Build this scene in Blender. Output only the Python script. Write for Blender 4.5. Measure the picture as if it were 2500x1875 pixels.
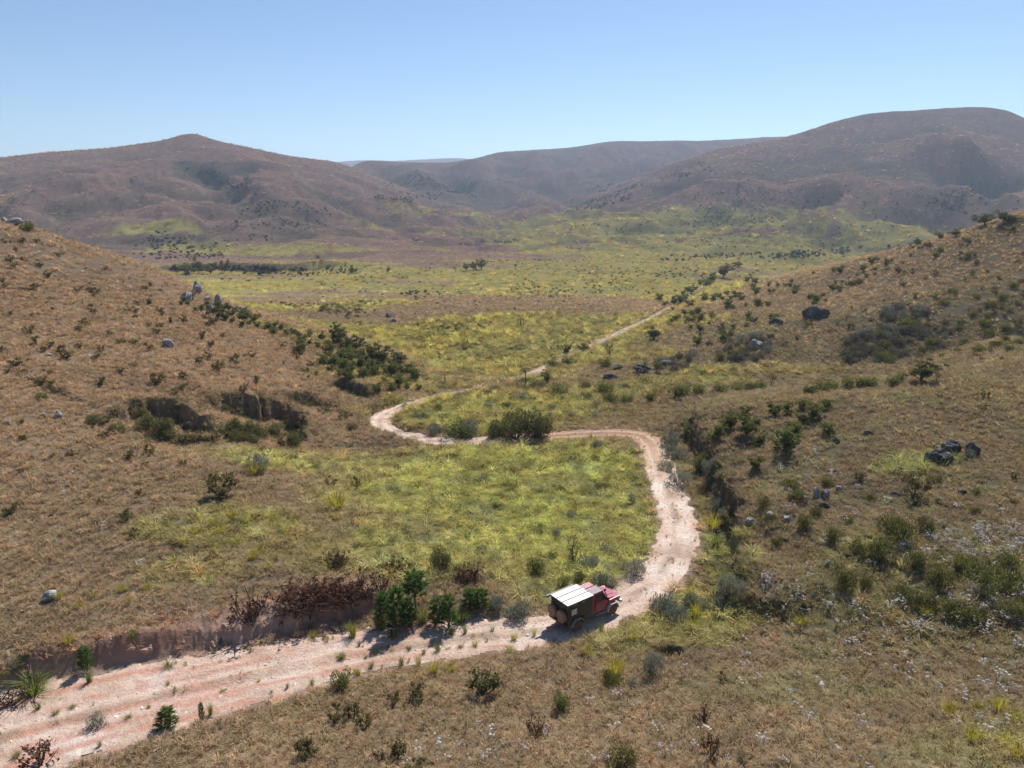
import bpy, bmesh, math, random
import numpy as np
from mathutils import Vector, Matrix, Euler

for o in list(bpy.data.objects):
    bpy.data.objects.remove(o, do_unlink=True)
SC = bpy.context.scene
COL = SC.collection
rng = np.random.default_rng(11)
random.seed(11)
R = math.radians

# ------------------------------------------------------------------ camera
CAM_Z = 27.5                      # drone height above the track where the truck stands
PITCH = R(14.6)
FOC = 1535.0 / 2212.0             # focal length as a share of the image width
cam_d = bpy.data.cameras.new('camera')
cam_d.sensor_fit = 'HORIZONTAL'
cam_d.sensor_width = 36.0
cam_d.lens = 36.0 * FOC
cam_d.clip_start = 0.5
cam_d.clip_end = 30000.0
cam = bpy.data.objects.new('camera', cam_d)
COL.objects.link(cam)
cam.location = (0, 0, CAM_Z)
cam.rotation_euler = (math.pi / 2 - PITCH, 0, 0)
SC.camera = cam

# ------------------------------------------------------------------ sky, sun, exposure
SUN_EL = R(50.0)
SUN_AZ = R(24.0)                  # to the right of the view direction (+Y)
world = bpy.data.worlds.new('World')
SC.world = world
world.use_nodes = True
wn = world.node_tree.nodes
bg = wn['Background']
sky = wn.new('ShaderNodeTexSky')
sky.sky_type = 'NISHITA'
sky.sun_disc = False
sky.sun_elevation = SUN_EL
sky.sun_rotation = SUN_AZ
sky.altitude = 1400.0
sky.air_density = 1.0
sky.dust_density = 0.15
sky.ozone_density = 3.5
world.node_tree.links.new(sky.outputs[0], bg.inputs[0])
bg.inputs[1].default_value = 0.085
sun_d = bpy.data.lights.new('sun', 'SUN')
sun_d.energy = 5.0
sun_d.angle = R(0.53)
sun_d.color = (1.0, 0.955, 0.89)
sun = bpy.data.objects.new('sun', sun_d)
COL.objects.link(sun)
SUN_DIR = Vector((math.sin(SUN_AZ) * math.cos(SUN_EL), math.cos(SUN_AZ) * math.cos(SUN_EL), math.sin(SUN_EL)))
sun.rotation_euler = (-SUN_DIR).to_track_quat('-Z', 'Y').to_euler()
sun.location = (60, 120, 160)
SC.view_settings.view_transform = 'Standard'
SC.view_settings.look = 'None'
SC.view_settings.exposure = 0.55
SC.view_settings.gamma = 1.0
SC.view_settings.use_curve_mapping = False
SC.render.engine = 'CYCLES'
SC.cycles.use_denoising = True
SC.cycles.max_bounces = 5
SC.cycles.diffuse_bounces = 2
SC.cycles.transmission_bounces = 3
SC.cycles.transparent_max_bounces = 6
SC.cycles.volume_bounces = 0
SC.cycles.sample_clamp_indirect = 4.0

# ------------------------------------------------------------------ small maths
_pr = np.random.default_rng(5)
_PERM = np.tile(_pr.permutation(256), 2).astype(np.int32)
_GX = np.cos(np.arange(256) * (2 * math.pi / 256)).astype(np.float32); _GY = np.sin(np.arange(256) * (2 * math.pi / 256)).astype(np.float32)
def gnoise(x, y, seed=0):
    """gradient noise, about -1..1"""
    x = np.asarray(x, dtype=np.float32); y = np.asarray(y, dtype=np.float32)
    xf = np.floor(x); yf = np.floor(y)
    fx = x - xf; fy = y - yf
    ix = (xf.astype(np.int32) + seed * 37) & 255; iy = (yf.astype(np.int32) + seed * 101) & 255
    u = fx * fx * fx * (fx * (fx * 6 - 15) + 10)
    v = fy * fy * fy * (fy * (fy * 6 - 15) + 10)
    p0 = _PERM[ix]; p1 = _PERM[(ix + 1) & 255]; jy = (iy + 1) & 255
    def g(p, i, dx, dy):
        k = _PERM[p + i]
        return _GX[k] * (fx - dx) + _GY[k] * (fy - dy)
    a = g(p0, iy, 0, 0); b = g(p1, iy, 1, 0); c = g(p0, jy, 0, 1); d = g(p1, jy, 1, 1)
    a += u * (b - a); c += u * (d - c)
    return 1.55 * (a + v * (c - a))

def fbm(x, y, seed=0, octv=4, gain=0.5):
    s = 0.0; a = 1.0; n = 0.0
    for k in range(octv):
        s = s + a * gnoise(x * 2 ** k + 17.3 * k, y * 2 ** k - 9.1 * k, seed + k)
        n += a; a *= gain
    return s / n

def sstep(a, b, x):
    t = np.clip((x - a) / (b - a), 0, 1)
    return t * t * (3 - 2 * t)

CP, SP = math.cos(PITCH), math.sin(PITCH)
def sight(U, V):
    """direction of sight for a point noted on the 2212 x 1659 view of the photograph"""
    u = (U - 1106.0) / 1535.0; v = (V - 829.5) / 1535.0
    return u, CP - v * SP, -SP - v * CP

def at_Y(U, V, Y):
    dx, dy, dz = sight(U, V)
    s = Y / dy
    return dx * s, Y, CAM_Z + dz * s

def at_z(U, V, z):
    dx, dy, dz = sight(U, V)
    s = (z - CAM_Z) / dz
    return dx * s, dy * s, z

# ------------------------------------------------------------------ the lie of the land: surveyed points
PTS = []
def P(U, V, Y): PTS.append(at_Y(U, V, Y))
def Z(U, V, z): PTS.append(at_z(U, V, z))
def W(x, y, z): PTS.append((x, y, z))

# foreground slope under and in front of the drone
for U, z in ((-500, 0.4), (0, 0.25), (350, 1.2), (700, 2.2), (1106, 3.0), (1600, 4.2), (2212, 6.0), (2800, 8.0)):
    Z(U, 1659, z)
for x, z in ((-30, 1), (-15, 3.5), (0, 5.5), (15, 7), (30, 9)):
    W(x, 14, z); W(x * 0.5, 7, 6.0 + 0.1 * x)
for U, V, z in ((300, 1580, .5), (560, 1540, .5), (800, 1480, .5), (1000, 1440, .5), (1200, 1420, .55), (1200, 1520, 1.3), (900, 1560, 1.3),
                (1400, 1400, .6), (1400, 1500, 1.5), (1600, 1400, 1.1), (1600, 1520, 2.4)):
    Z(U, V, z)
# the track
ROAD_UV = [(-330, 1690, .3, 8.4), (-150, 1640, .3, 8.4), (0, 1592, .3, 8.2), (200, 1540, .25, 7.6), (400, 1492, .2, 6.6), (600, 1446, .15, 5.4), (800, 1405, .1, 4.4), (1000, 1375, .05, 3.8),
           (1130, 1364, .0, 3.3), (1245, 1343, .0, 3.3), (1330, 1307, -.05, 3.3), (1405, 1262, -.2, 3.4), (1452, 1205, -.45, 3.4), (1466, 1150, -.7, 3.3), (1450, 1085, -1.05, 3.2),
           (1428, 1020, -1.45, 3.2), (1412, 975, -1.75, 3.2), (1385, 945, -1.95, 3.1), (1330, 937, -2.1, 3.0), (1250, 938, -2.25, 2.9), (1150, 944, -2.45, 2.9), (1050, 949, -2.65, 2.9),
           (960, 948, -2.85, 2.9), (890, 938, -3.0, 3.0), (845, 922, -3.15, 3.1), (822, 903, -3.3, 3.1), (825, 888, -3.4, 3.0), (855, 876, -3.5, 2.8), (905, 863, -3.7, 2.3), (960, 850, -3.95, 1.9), (1020, 839, -4.2, 1.6),
           (1080, 829, -4.5, 1.4), (1125, 815, -4.9, 1.6), (1160, 801, -5.3, 2.2), (1205, 780, -5.9, 1.7), (1255, 756, -6.7, 1.6), (1310, 731, -7.6, 2.0), (1355, 711, -8.4, 2.6), (1400, 689, -9.2, 2.3), (1445, 665, -10.1, 1.8),
           (1490, 641, -11.0, 1.6), (1518, 626, -11.6, 1.6)]
for q in ROAD_UV[2:]:
    Z(q[0], q[1], q[2])
# left bank and left near hill
for U, V, z in ((0, 1400, 1.0), (150, 1395, 1.0), (400, 1330, 1.0), (600, 1270, 1.0), (800, 1230, .9), (950, 1250, .7), (1080, 1300, .3),
                (400, 1200, 1.7), (200, 1250, 1.6), (0, 1250, 1.7), (650, 1130, 1.0)):
    Z(U, V, z)
for U, V, Y in ((0, 1100, 55), (0, 900, 72), (0, 800, 85), (0, 700, 105), (0, 600, 125), (0, 540, 138), (200, 1100, 55.5), (200, 900, 76), (200, 800, 91), (200, 700, 113), (200, 620, 136),
                (400, 1050, 59.5), (400, 900, 82), (400, 800, 98), (400, 700, 124), (560, 1000, 68), (560, 830, 102), (560, 750, 124), (650, 960, 81), (650, 900, 94), (650, 830, 108), (660, 770, 128),
                (-500, 1100, 50), (-500, 900, 66), (-500, 700, 98), (-500, 540, 128), (-500, 430, 150)):
    P(U, V, Y)
LSIL = ((-500, 380, 158), (-250, 430, 156), (0, 478, 154), (70, 497, 155), (150, 525, 157), (250, 555, 159), (330, 585, 160), (400, 622, 159), (470, 655, 156), (560, 687, 151), (650, 713, 146), (760, 747, 140), (850, 777, 134), (900, 803, 128))
for U, V, Y in LSIL:
    P(U, V, Y)
    x, y, z = at_Y(U, V, Y)
    W(x * 1.1, y * 1.14, z - 1.0 - max(z, 0) * 0.10 - 1.5)
    W(x * 1.25, y * 1.38, max(-11.5, z * 0.55 - 8.5))
    if U < 500: W(x * 1.7, y * 1.9, max(-13.0, z * .2 - 13))
# meadow between the bends
for U, V, z in ((1100, 1050, -1.5), (1100, 1200, -.7), (900, 1150, .2), (1250, 1250, -.5), (1200, 990, -2.2), (1300, 1100, -1.4), (1330, 1180, -.9), (950, 1020, -1.7), (800, 1040, -1.4), (800, 970, -2.4),
                (1000, 895, -3.3), (1200, 890, -3.0), (1100, 855, -3.7), (1300, 880, -2.8), (1350, 850, -2.9), (1450, 900, -2.0), (760, 900, -2.6), (790, 850, -2.4), (880, 835, -3.6), (860, 800, -3.4), (1000, 800, -5.2),
                (1250, 830, -4.1)):
    Z(U, V, z)
# valley floor
for U, V, z in ((1000, 740, -7.6), (900, 700, -9.2), (1150, 700, -8.8), (1300, 670, -10), (800, 660, -10.5), (1000, 650, -11), (1200, 620, -12), (700, 630, -12), (1400, 620, -12), (560, 610, -12.6), (850, 600, -12.8), (1050, 590, -13),
                (1300, 590, -13), (1450, 590, -13), (1600, 572, -14), (430, 590, -13.5), (700, 575, -13.5), (1000, 560, -13), (1250, 555, -13.5), (1500, 560, -14.5), (1700, 560, -15.5), (1850, 548, -16), (2000, 525, -16.5), (2120, 500, -17)):
    Z(U, V, z)
# right spur
for U, V, Y in ((2700, 790, 80), (2212, 810, 85), (1900, 830, 87), (1700, 850, 90), (1580, 866, 92), (1510, 882, 92), (1700, 945, 72), (2060, 985, 63), (2212, 985, 61.5), (1620, 1000, 67.5), (1600, 930, 77), (1880, 900, 74), (2212, 890, 72),
                (1680, 1150, 52.6), (1900, 1150, 50.5), (2212, 1150, 48), (1690, 1270, 44.5), (1900, 1300, 41.5), (2212, 1300, 39), (1900, 1480, 33.3), (2212, 1480, 31.5), (2600, 1300, 37), (2600, 1000, 57)):
    P(U, V, Y)
Z(1540, 1230, -.2); Z(1530, 1120, -.5); Z(1490, 1040, -1.1); Z(1500, 1300, .2); Z(1470, 940, -1.6)
# ravine behind the spur, right near hill
for U, V, Y in ((1480, 850, 107), (1600, 845, 108), (1700, 838, 110), (1900, 815, 114), (2212, 790, 117), (2700, 760, 115), (1300, 790, 136), (1380, 790, 133), (1450, 800, 125), (1600, 790, 126), (1700, 760, 136), (1700, 700, 156), (1770, 675, 166),
                (1600, 690, 173), (1500, 700, 180), (1420, 740, 164), (1600, 650, 216), (1540, 655, 240), (1900, 700, 141), (1900, 620, 181), (2212, 700, 129), (2212, 600, 153), (2212, 520, 176), (2050, 600, 166), (2050, 760, 122), (2212, 755, 116.5),
                (2700, 650, 135), (2700, 500, 168), (1780, 620, 210)):
    P(U, V, Y)
RSIL = ((1640, 614, 262), (1740, 589, 246), (1850, 560, 231), (1950, 536, 219), (2060, 504, 208), (2212, 462, 194), (2450, 400, 190), (2750, 340, 185))
for U, V, Y in RSIL:
    P(U, V, Y)
    x, y, z = at_Y(U, V, Y)
    W(x * 1.1, y * 1.16, z - 2.0 - max(z, 0) * 0.22)
    W(x * 1.3, y * 1.45, max(-14.0, z * .35 - 12))
    W(x * 1.6, y * 1.9, -15.5)
# big left hill
for U, V, Y in ((-500, 520, 620), (0, 520, 620), (150, 540, 580), (300, 556, 525), (500, 566, 500), (700, 558, 540), (850, 530, 640), (950, 500, 780), (1000, 480, 930),
                (0, 450, 760), (200, 470, 720), (400, 480, 700), (600, 490, 700), (780, 480, 760), (900, 460, 880), (0, 390, 930), (200, 400, 900), (400, 400, 900), (560, 420, 870), (700, 430, 900), (800, 440, 960),
                (600, 370, 1080), (720, 390, 1120), (300, 350, 1080), (-500, 440, 800), (-500, 380, 1000)):
    P(U, V, Y)
SK1 = ((-600, 345, 1250), (-300, 342, 1230), (0, 342, 1220), (60, 335, 1220), (150, 326, 1220), (230, 319, 1220), (310, 310, 1225), (370, 300, 1235), (410, 294, 1245), (440, 297, 1250), (480, 307, 1255), (540, 319, 1265), (600, 332, 1290), (660, 342, 1330), (720, 349, 1400))
# centre hills
for U, V, Y in ((1050, 470, 1060), (1100, 450, 1200), (950, 440, 1250), (1000, 420, 1500), (900, 410, 1480), (830, 390, 1550), (1080, 425, 1500), (1150, 440, 1350), (1150, 400, 1700), (1050, 385, 1750), (950, 385, 1700),
                (1300, 400, 1700), (1300, 350, 2050), (1430, 370, 1900), (1450, 330, 2150), (1200, 355, 2050), (1600, 340, 2100)):
    P(U, V, Y)
SK2 = ((780, 350, 1800), (850, 349, 1850), (930, 352, 1900), (1000, 349, 1950), (1030, 340, 2050), (1070, 330, 2150), (1130, 325, 2200), (1190, 322, 2250), (1250, 316, 2280), (1330, 305, 2300), (1450, 304, 2320), (1560, 302, 2320), (1660, 296, 2300), (1800, 290, 2300), (2200, 280, 2300), (2700, 280, 2300))
# big right hill
for U, V, Y in ((1180, 468, 1000), (1300, 480, 860), (1300, 510, 720), (1450, 510, 720), (1450, 470, 850), (1600, 520, 680), (1750, 530, 640), (1900, 515, 690), (2000, 495, 740), (2130, 478, 790), (2212, 468, 800), (2500, 450, 830),
                (1250, 455, 1060), (1350, 420, 1120), (1430, 380, 1200), (1520, 340, 1290), (1450, 440, 980), (1600, 460, 830), (1600, 400, 1030), (1640, 350, 1210), (1750, 450, 830), (1750, 380, 1030), (1800, 320, 1200),
                (1900, 440, 850), (1900, 370, 1030), (1950, 300, 1230), (2050, 430, 880), (2100, 360, 1060), (2130, 290, 1260), (2212, 400, 980), (2212, 320, 1200), (2600, 380, 1000)):
    P(U, V, Y)
SK3 = ((1560, 320, 1350), (1640, 306, 1390), (1720, 288, 1400), (1800, 263, 1400), (1860, 248, 1400), (1930, 242, 1400), (2000, 237, 1400), (2070, 232, 1400), (2140, 231, 1400), (2175, 238, 1400), (2212, 255, 1400), (2300, 285, 1400), (2450, 330, 1400), (2750, 370, 1400))
for SK in (SK1, SK3):
    for U, V, Y in SK:
        P(U, V, Y)
        x, y, z = at_Y(U, V, Y)
        W(x * 1.12, y * 1.12, z * .88); W(x * 1.32, y * 1.32, z * .62)
for U, V, Y in SK2:
    P(U, V, Y)
    x, y, z = at_Y(U, V, Y)
    W(x * 1.15, y * 1.15, z * .85); W(x * 1.5, y * 1.5, z * .55); 
for U in (-600, 0, 400): W((U - 1106) / 1535 * 2100, 2100, 40)
for U in (-600, 0, 300, 600, 900, 1200, 1500, 1800, 2200, 2800):
    W((U - 1106) / 1535 * 3500, 3500, 60); W((U - 1106) / 1535 * 7500, 7500, 60)
for U, V in ((790, 346), (840, 348), (900, 345), (940, 343), (985, 341), (1030, 345)): P(U, V, 5200)

PTS = np.array(PTS)
AZS = 1.5
def lp(x, y):
    return np.arctan2(x, y) * AZS, np.log(np.hypot(x, y))
_ca, _cl = lp(PTS[:, 0], PTS[:, 1])
_ct = PTS[:, 2] / np.hypot(PTS[:, 0], PTS[:, 1])
def _phi(d2):
    return d2 * np.log(d2 + 1e-9) * 0.5
def _solve():
    n = len(_ca)
    d2 = (_ca[:, None] - _ca[None]) ** 2 + (_cl[:, None] - _cl[None]) ** 2
    A = np.zeros((n + 3, n + 3))
    A[:n, :n] = _phi(d2) + np.eye(n) * 6e-5
    Pm = np.stack([np.ones(n), _ca, _cl], 1)
    A[:n, n:] = Pm; A[n:, :n] = Pm.T
    b = np.zeros(n + 3); b[:n] = _ct
    return np.linalg.solve(A, b)
_w = _solve()
def land(x, y):
    """smooth height of the land through the surveyed points"""
    sh = np.shape(x)
    x = np.ravel(x); y = np.ravel(y)
    a, l = lp(x, y)
    a = np.clip(a, -0.98 * AZS, 0.98 * AZS)
    l = np.clip(l, math.log(9), math.log(7600))
    out = np.empty(len(a))
    ca = _ca.astype(np.float32); cl = _cl.astype(np.float32); w = _w[:-3].astype(np.float32)
    for i in range(0, len(a), 20000):
        aa = a[i:i + 20000].astype(np.float32); ll = l[i:i + 20000].astype(np.float32)
        d2 = (aa[:, None] - ca[None]) ** 2 + (ll[:, None] - cl[None]) ** 2
        out[i:i + 20000] = (d2 * np.log(d2 + 1e-9)).dot(w) * .5
    out += _w[-3] + _w[-2] * a + _w[-1] * l
    return (out * np.hypot(x, y)).reshape(sh)

# ------------------------------------------------------------------ the grid of the ground sheet
azf = np.arange(-44.0, 44.001, 0.115)
azc = np.concatenate([np.arange(-180, -47.5, 4.0), np.arange(-46.5, -44.2, .6)])
AZ = np.radians(np.concatenate([azc, azf, -azc[::-1]]))
def ring(a, b, q): return np.exp(np.arange(math.log(a), math.log(b), math.log(1 + q)))
RG = np.concatenate([ring(6, 25, .03), ring(25, 62, .0048), ring(62, 150, .0060), ring(150, 700, .0095), ring(700, 2600, .012), ring(2600, 7400, .035)])
GA, GR = np.meshgrid(AZ, RG)                  # rows are rings
GX = GR * np.sin(GA); GY = GR * np.cos(GA)
GZ = land(GX, GY)
back = sstep(R(50), R(120), np.abs(GA))       # behind the drone the land just evens out
GZ = GZ * (1 - back) + (6.0 + 0.004 * GR) * back
LRG = np.log(RG)

def grid_sample(F, x, y):
    a = np.interp(np.arctan2(x, y), AZ, np.arange(len(AZ)))
    l = np.interp(np.log(np.maximum(np.hypot(x, y), RG[0] * 1.0001)), LRG, np.arange(len(RG)))
    i = np.clip(a.astype(int), 0, len(AZ) - 2); j = np.clip(l.astype(int), 0, len(RG) - 2)
    fa = a - i; fl = l - j
    if F.ndim == 3: fa = fa[..., None]; fl = fl[..., None]
    return (F[j, i] * (1 - fa) + F[j, i + 1] * fa) * (1 - fl) + (F[j + 1, i] * (1 - fa) + F[j + 1, i + 1] * fa) * fl

def hit(U, V, skip=14.0):
    """where on the ground the noted point lies"""
    dx, dy, dz = sight(U, V)
    a = math.atan2(dx, dy); t = dz / math.hypot(dx, dy)
    i = np.interp(a, AZ, np.arange(len(AZ))); i0 = int(i); f = i - i0
    col = GZ[:, i0] * (1 - f) + GZ[:, i0 + 1] * f
    el = (col - CAM_Z) / RG
    ok = np.nonzero((el[1:] >= t) & (el[:-1] < t) & (RG[1:] > skip))[0]
    if len(ok) == 0: return None
    j = ok[0]
    k = (t - el[j]) / (el[j + 1] - el[j])
    r = RG[j] + k * (RG[j + 1] - RG[j])
    return np.array((r * math.sin(a), r * math.cos(a), CAM_Z + t * r))

def polyline(uv, step):
    """noted points -> evenly spaced world line; extra columns are carried along"""
    pts = []
    for q in uv:
        h = hit(q[0], q[1])
        if h is None: continue
        pts.append([h[0], h[1], h[2]] + list(q[2:]))
    pts = np.array(pts, dtype=float)
    # Catmull-Rom
    out = []
    n = len(pts)
    for i in range(n - 1):
        p0 = pts[max(i - 1, 0)]; p1 = pts[i]; p2 = pts[i + 1]; p3 = pts[min(i + 2, n - 1)]
        m = max(2, int(np.hypot(*(p2 - p1)[:2]) / step))
        for k in range(m):
            t = k / m
            out.append(.5 * (2 * p1 + (p2 - p0) * t + (2 * p0 - 5 * p1 + 4 * p2 - p3) * t * t + (3 * p1 - p0 - 3 * p2 + p3) * t ** 3))
    out.append(pts[-1])
    return np.array(out)

def line_dist(x, y, L):
    """distance, side (+ left of the line) and index of the nearest point of line L for flat arrays x, y"""
    n = len(x)
    D = np.empty(n); S = np.empty(n); I = np.empty(n, dtype=int)
    lx = L[:, 0].astype(np.float32); ly = L[:, 1].astype(np.float32)
    tx = np.gradient(L[:, 0]); ty = np.gradient(L[:, 1])
    tl = np.hypot(tx, ty); tx /= tl; ty /= tl
    for i in range(0, n, 40000):
        xx = x[i:i + 40000].astype(np.float32); yy = y[i:i + 40000].astype(np.float32)
        d2 = (xx[:, None] - lx) ** 2 + (yy[:, None] - ly) ** 2
        k = d2.argmin(1)
        ddx = xx - lx[k]; ddy = yy - ly[k]
        cr = tx[k] * ddy - ty[k] * ddx
        al = np.abs(tx[k] * ddx + ty[k] * ddy)
        inner = (k > 0) & (k < len(L) - 1)
        D[i:i + 40000] = np.where(inner & (al < 12 * np.median(tl)), np.abs(cr), np.hypot(cr, al)); S[i:i + 40000] = np.sign(cr); I[i:i + 40000] = k
    return D, S, I

# ------------------------------------------------------------------ relief: roughness, erosion steps, the bed of the track
FAR = sstep(260, 620, GR)
rough = fbm(GX / 9, GY / 9, 3, 4) * 0.22 * (1 - FAR) + fbm(GX / 2.2, GY / 2.2, 5, 3) * 0.07 * sstep(200, 60, GR)
hilly = sstep(480, 800, GR)
crest = np.zeros_like(GR)
rough += hilly * (fbm(GX / 300, GY / 300, 21, 5, .5) * 14 + (np.abs(fbm(GX / 210 + .3 * fbm(GX / 90, GY / 90, 33, 3), GY / 260, 31, 5, .55)) - .22) * 38 + (np.abs(fbm(GX / 95, GY / 95, 37, 4, .55)) - .2) * 11 + fbm(GX / 45, GY / 45, 35, 4, .6) * 2.6) * sstep(3200, 2400, GR)
rough += fbm(GX / 60, GY / 60, 8, 4) * 1.1 * sstep(150, 420, GR) * (1 - hilly)
rough *= (1 - back)
# keep the skylines where they are: relief fades near the surveyed crests
_sk = np.array([at_Y(*q)[:2] for q in SK1 + SK2 + SK3])
_far = np.nonzero((GR > 700).ravel())[0]; _fd = np.full(GR.size, 9e9)
for q in _sk: _fd[_far] = np.minimum(_fd[_far], np.hypot(GX.ravel()[_far] - q[0], GY.ravel()[_far] - q[1]))
rough *= np.where(GR > 700, .12 + .88 * sstep(40, 330, _fd.reshape(GR.shape)), 1.0)
GZ = GZ + rough
px, py, pz = at_Y(410, 294, 1245)
GZ += 3.0 * np.exp(-(((GX - px) / 26) ** 2 + ((GY - py) / 60) ** 2)) * (1 - back)

def spur(uv, H, wid, seed):
    """a rounded spur running down a far hill"""
    global GZ
    L = polyline(uv, 8.0)
    m = wid * 3
    idx = np.nonzero(((GX > L[:, 0].min() - m) & (GX < L[:, 0].max() + m) & (GY > L[:, 1].min() - m) & (GY < L[:, 1].max() + m) & (np.abs(GA) < R(46))).ravel())[0]
    x = GX.ravel()[idx]; y = GY.ravel()[idx]
    D, S, I = line_dist(x, y, L)
    f = I / (len(L) - 1); tp = sstep(0, .25, f) * sstep(1.0, .75, f)
    D = D * (1 + .35 * fbm(x / wid, y / wid, seed, 3))
    g = GZ.ravel(); g[idx] += .5 * H * tp * (np.exp(-(D / wid) ** 2) - .35 * np.exp(-((D - 1.5 * wid) / (.6 * wid)) ** 2)); GZ = g.reshape(GZ.shape)
for k, (uv, H, wid) in enumerate((
        ([(330, 345), (260, 385), (180, 430), (110, 465)], 20, 60), ([(230, 345), (150, 380), (60, 420)], 15, 55), ([(520, 385), (600, 425), (690, 470), (780, 510)], 17, 45), ([(440, 330), (520, 350), (620, 385), (740, 430), (860, 475)], 12, 50), ([(400, 380), (380, 430), (340, 470)], 11, 40),
        ([(1000, 356), (1040, 385), (1070, 425)], 26, 70), ([(870, 360), (900, 385), (950, 410)], 20, 60), ([(1150, 335), (1165, 380), (1130, 425)], 28, 70), ([(1330, 318), (1290, 360), (1230, 400)], 30, 75), ([(1480, 315), (1420, 350), (1360, 385)], 28, 75), ([(1080, 420), (1130, 430), (1190, 440)], 14, 45), ([(700, 365), (790, 405), (880, 440), (960, 465)], 13, 50),
        ([(1700, 310), (1600, 365), (1500, 415), (1420, 455)], 18, 50), ([(1860, 380), (1760, 425), (1680, 465), (1620, 505)], 20, 42), ([(2000, 290), (1970, 360), (1920, 430), (1880, 490)], 14, 60), ([(2130, 290), (2100, 350), (2060, 410), (2050, 470)], 18, 55), ([(2200, 340), (2170, 390), (2140, 440)], 16, 45))):
    spur(uv, H * (2.3 if 5 <= k <= 10 else 1.0), wid * (.8 if 5 <= k <= 10 else 1.0), 80 + k)

STEEP = np.zeros_like(GZ)         # bare earth of the cut faces
def step_face(uv, H, side, width=.5, Lhi=10., Llo=6., wob=.5, seed=1, cut=0.5, taper=.25, bare=1.0, brk=.35, wl=4.0):
    """an eroded face along a line: the land on 'side' (+1 left of the line) stands H higher; cut = share dug out below"""
    global GZ
    L = polyline(uv, .4 if H < 6 else 4.0)
    m = Lhi * 3 + Llo * 3
    x0, x1 = L[:, 0].min() - m, L[:, 0].max() + m; y0, y1 = L[:, 1].min() - m, L[:, 1].max() + m
    idx = np.nonzero(((GX > x0) & (GX < x1) & (GY > y0) & (GY < y1) & (np.abs(GA) < R(46))).ravel())[0]
    x = GX.ravel()[idx]; y = GY.ravel()[idx]
    D, S, I = line_dist(x, y, L)
    s = D * S * side + (fbm(x / (width * wl), y / (width * wl), seed, 4, .6) * wob)
    f = I / (len(L) - 1)
    tp = sstep(0, taper, f) * sstep(1, 1 - taper, f)
    tp = tp * np.clip(0.85 + brk * 2 * fbm(x / (width * 9), y / (width * 9), seed + 5, 2), .08, 1.25)
    # end caps: beyond the ends the step dies out
    up = sstep(-width * .5, width * .5, s)
    hi = up * np.exp(-np.maximum(s, 0) / Lhi) * (1 - cut)
    lo = -(1 - up) * np.exp(-np.maximum(-s, 0) / Llo) * cut
    g = GZ.ravel()
    g[idx] += H * tp * (hi + lo)
    GZ = g.reshape(GZ.shape)
    fc = np.exp(-(s / (width * .8)) ** 2) * np.clip(tp, 0, 1) * bare
    q = STEEP.ravel(); q[idx] = np.maximum(q[idx], fc)

# ---- faces near the track
BANK = [(-60, 1535), (60, 1492), (220, 1447), (300, 1427), (400, 1402), (520, 1374), (640, 1347), (760, 1320), (860, 1302)]
step_face([(u, v - 14) for u, v in BANK], .55, +1, 1.6, 7, 2.0, 1.5, 4, .3, .12, .8, .3, 1.2)
step_face(BANK, 1.3, +1, .38, 6, 1.6, .8, 3, .4, .12, 1.0, .45, 2.6)
step_face([(u, v - 22) for u, v in BANK[:-1]], .12, +1, 2.0, 6, 2.0, 1.2, 6, .4, .1, .95, .7, 1.2)
step_face([(1478, 905), (1506, 945), (1530, 985), (1548, 1040), (1575, 1090), (1588, 1150), (1598, 1215), (1585, 1260), (1560, 1300), (1535, 1335)], 3.4, +1, .9, 8, 3.0, 1.6, 7, .5, .12, .8, .6, 2.4)
step_face([(1545, 1322), (1600, 1312), (1680, 1316), (1740, 1338)], 2.0, +1, .8, 4, 1.5, 1.0, 9, .7, .22, .6, .4, 2.0)
step_face([(1418, 1412), (1450, 1404), (1485, 1412)], 1.1, +1, .35, 2.5, 1.0, .4, 19, .8, .3, .8, .3, 3.0)
# ---- gullies of the left hill
step_face([(190, 905), (240, 895), (290, 886), (340, 886), (400, 898), (440, 930), (470, 950)], 3.3, +1, 1.2, 10, 4.0, 2.2, 12, .6, .2, .25, .5, 1.6)
step_face([(440, 884), (480, 878), (540, 880), (600, 884), (635, 900), (655, 930), (655, 965)], 4.4, +1, 1.2, 12, 4.5, 2.4, 22, .62, .16, .3, .4, 1.6)
step_face([(310, 940), (370, 952), (440, 962)], 1.8, +1, 1.2, 6, 3, 1.4, 13, .6, .2, .3, .5, 2)
step_face([(600, 852), (660, 862), (720, 880), (770, 905)], 2.2, +1, 1.1, 8, 3, 1.4, 15, .6, .15, .4, .5, 2.4)
step_face([(715, 826), (750, 834), (790, 848), (815, 856)], 3.0, +1, .8, 8, 2.5, 1.0, 16, .6, .2, .8, .2, 2.4)
# ---- river banks on the valley floor and scars of the far hills
step_face([(330, 575), (420, 578), (520, 577), (620, 579), (700, 572), (760, 572)], 7, +1, 3, 60, 25, 3, 17, .6, .15, .5)
step_face([(980, 527), (1080, 520), (1180, 512)], 5, +1, 4, 70, 25, 4, 18, .6, .3, .2)
step_face([(320, 352), (400, 352), (455, 368), (505, 392), (560, 415)], 20, +1, 22, 100, 70, 18, 41, 1.0, .2, 0)
step_face([(590, 400), (660, 415), (740, 430)], 13, +1, 20, 90, 60, 12, 42, 1.0, .3, 0)
step_face([(1660, 475), (1720, 455), (1780, 430), (1830, 405)], 24, -1, 26, 130, 80, 14, 43, 1.0, .25, 0)
step_face([(1180, 462), (1260, 440), (1350, 410), (1440, 375), (1530, 345)], 28, -1, 26, 120, 100, 14, 44, 1.0, .2, 0)
step_face([(1330, 445), (1420, 425), (1500, 395), (1560, 370)], 18, -1, 22, 120, 70, 12, 45, 1.0, .25, 0)
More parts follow.
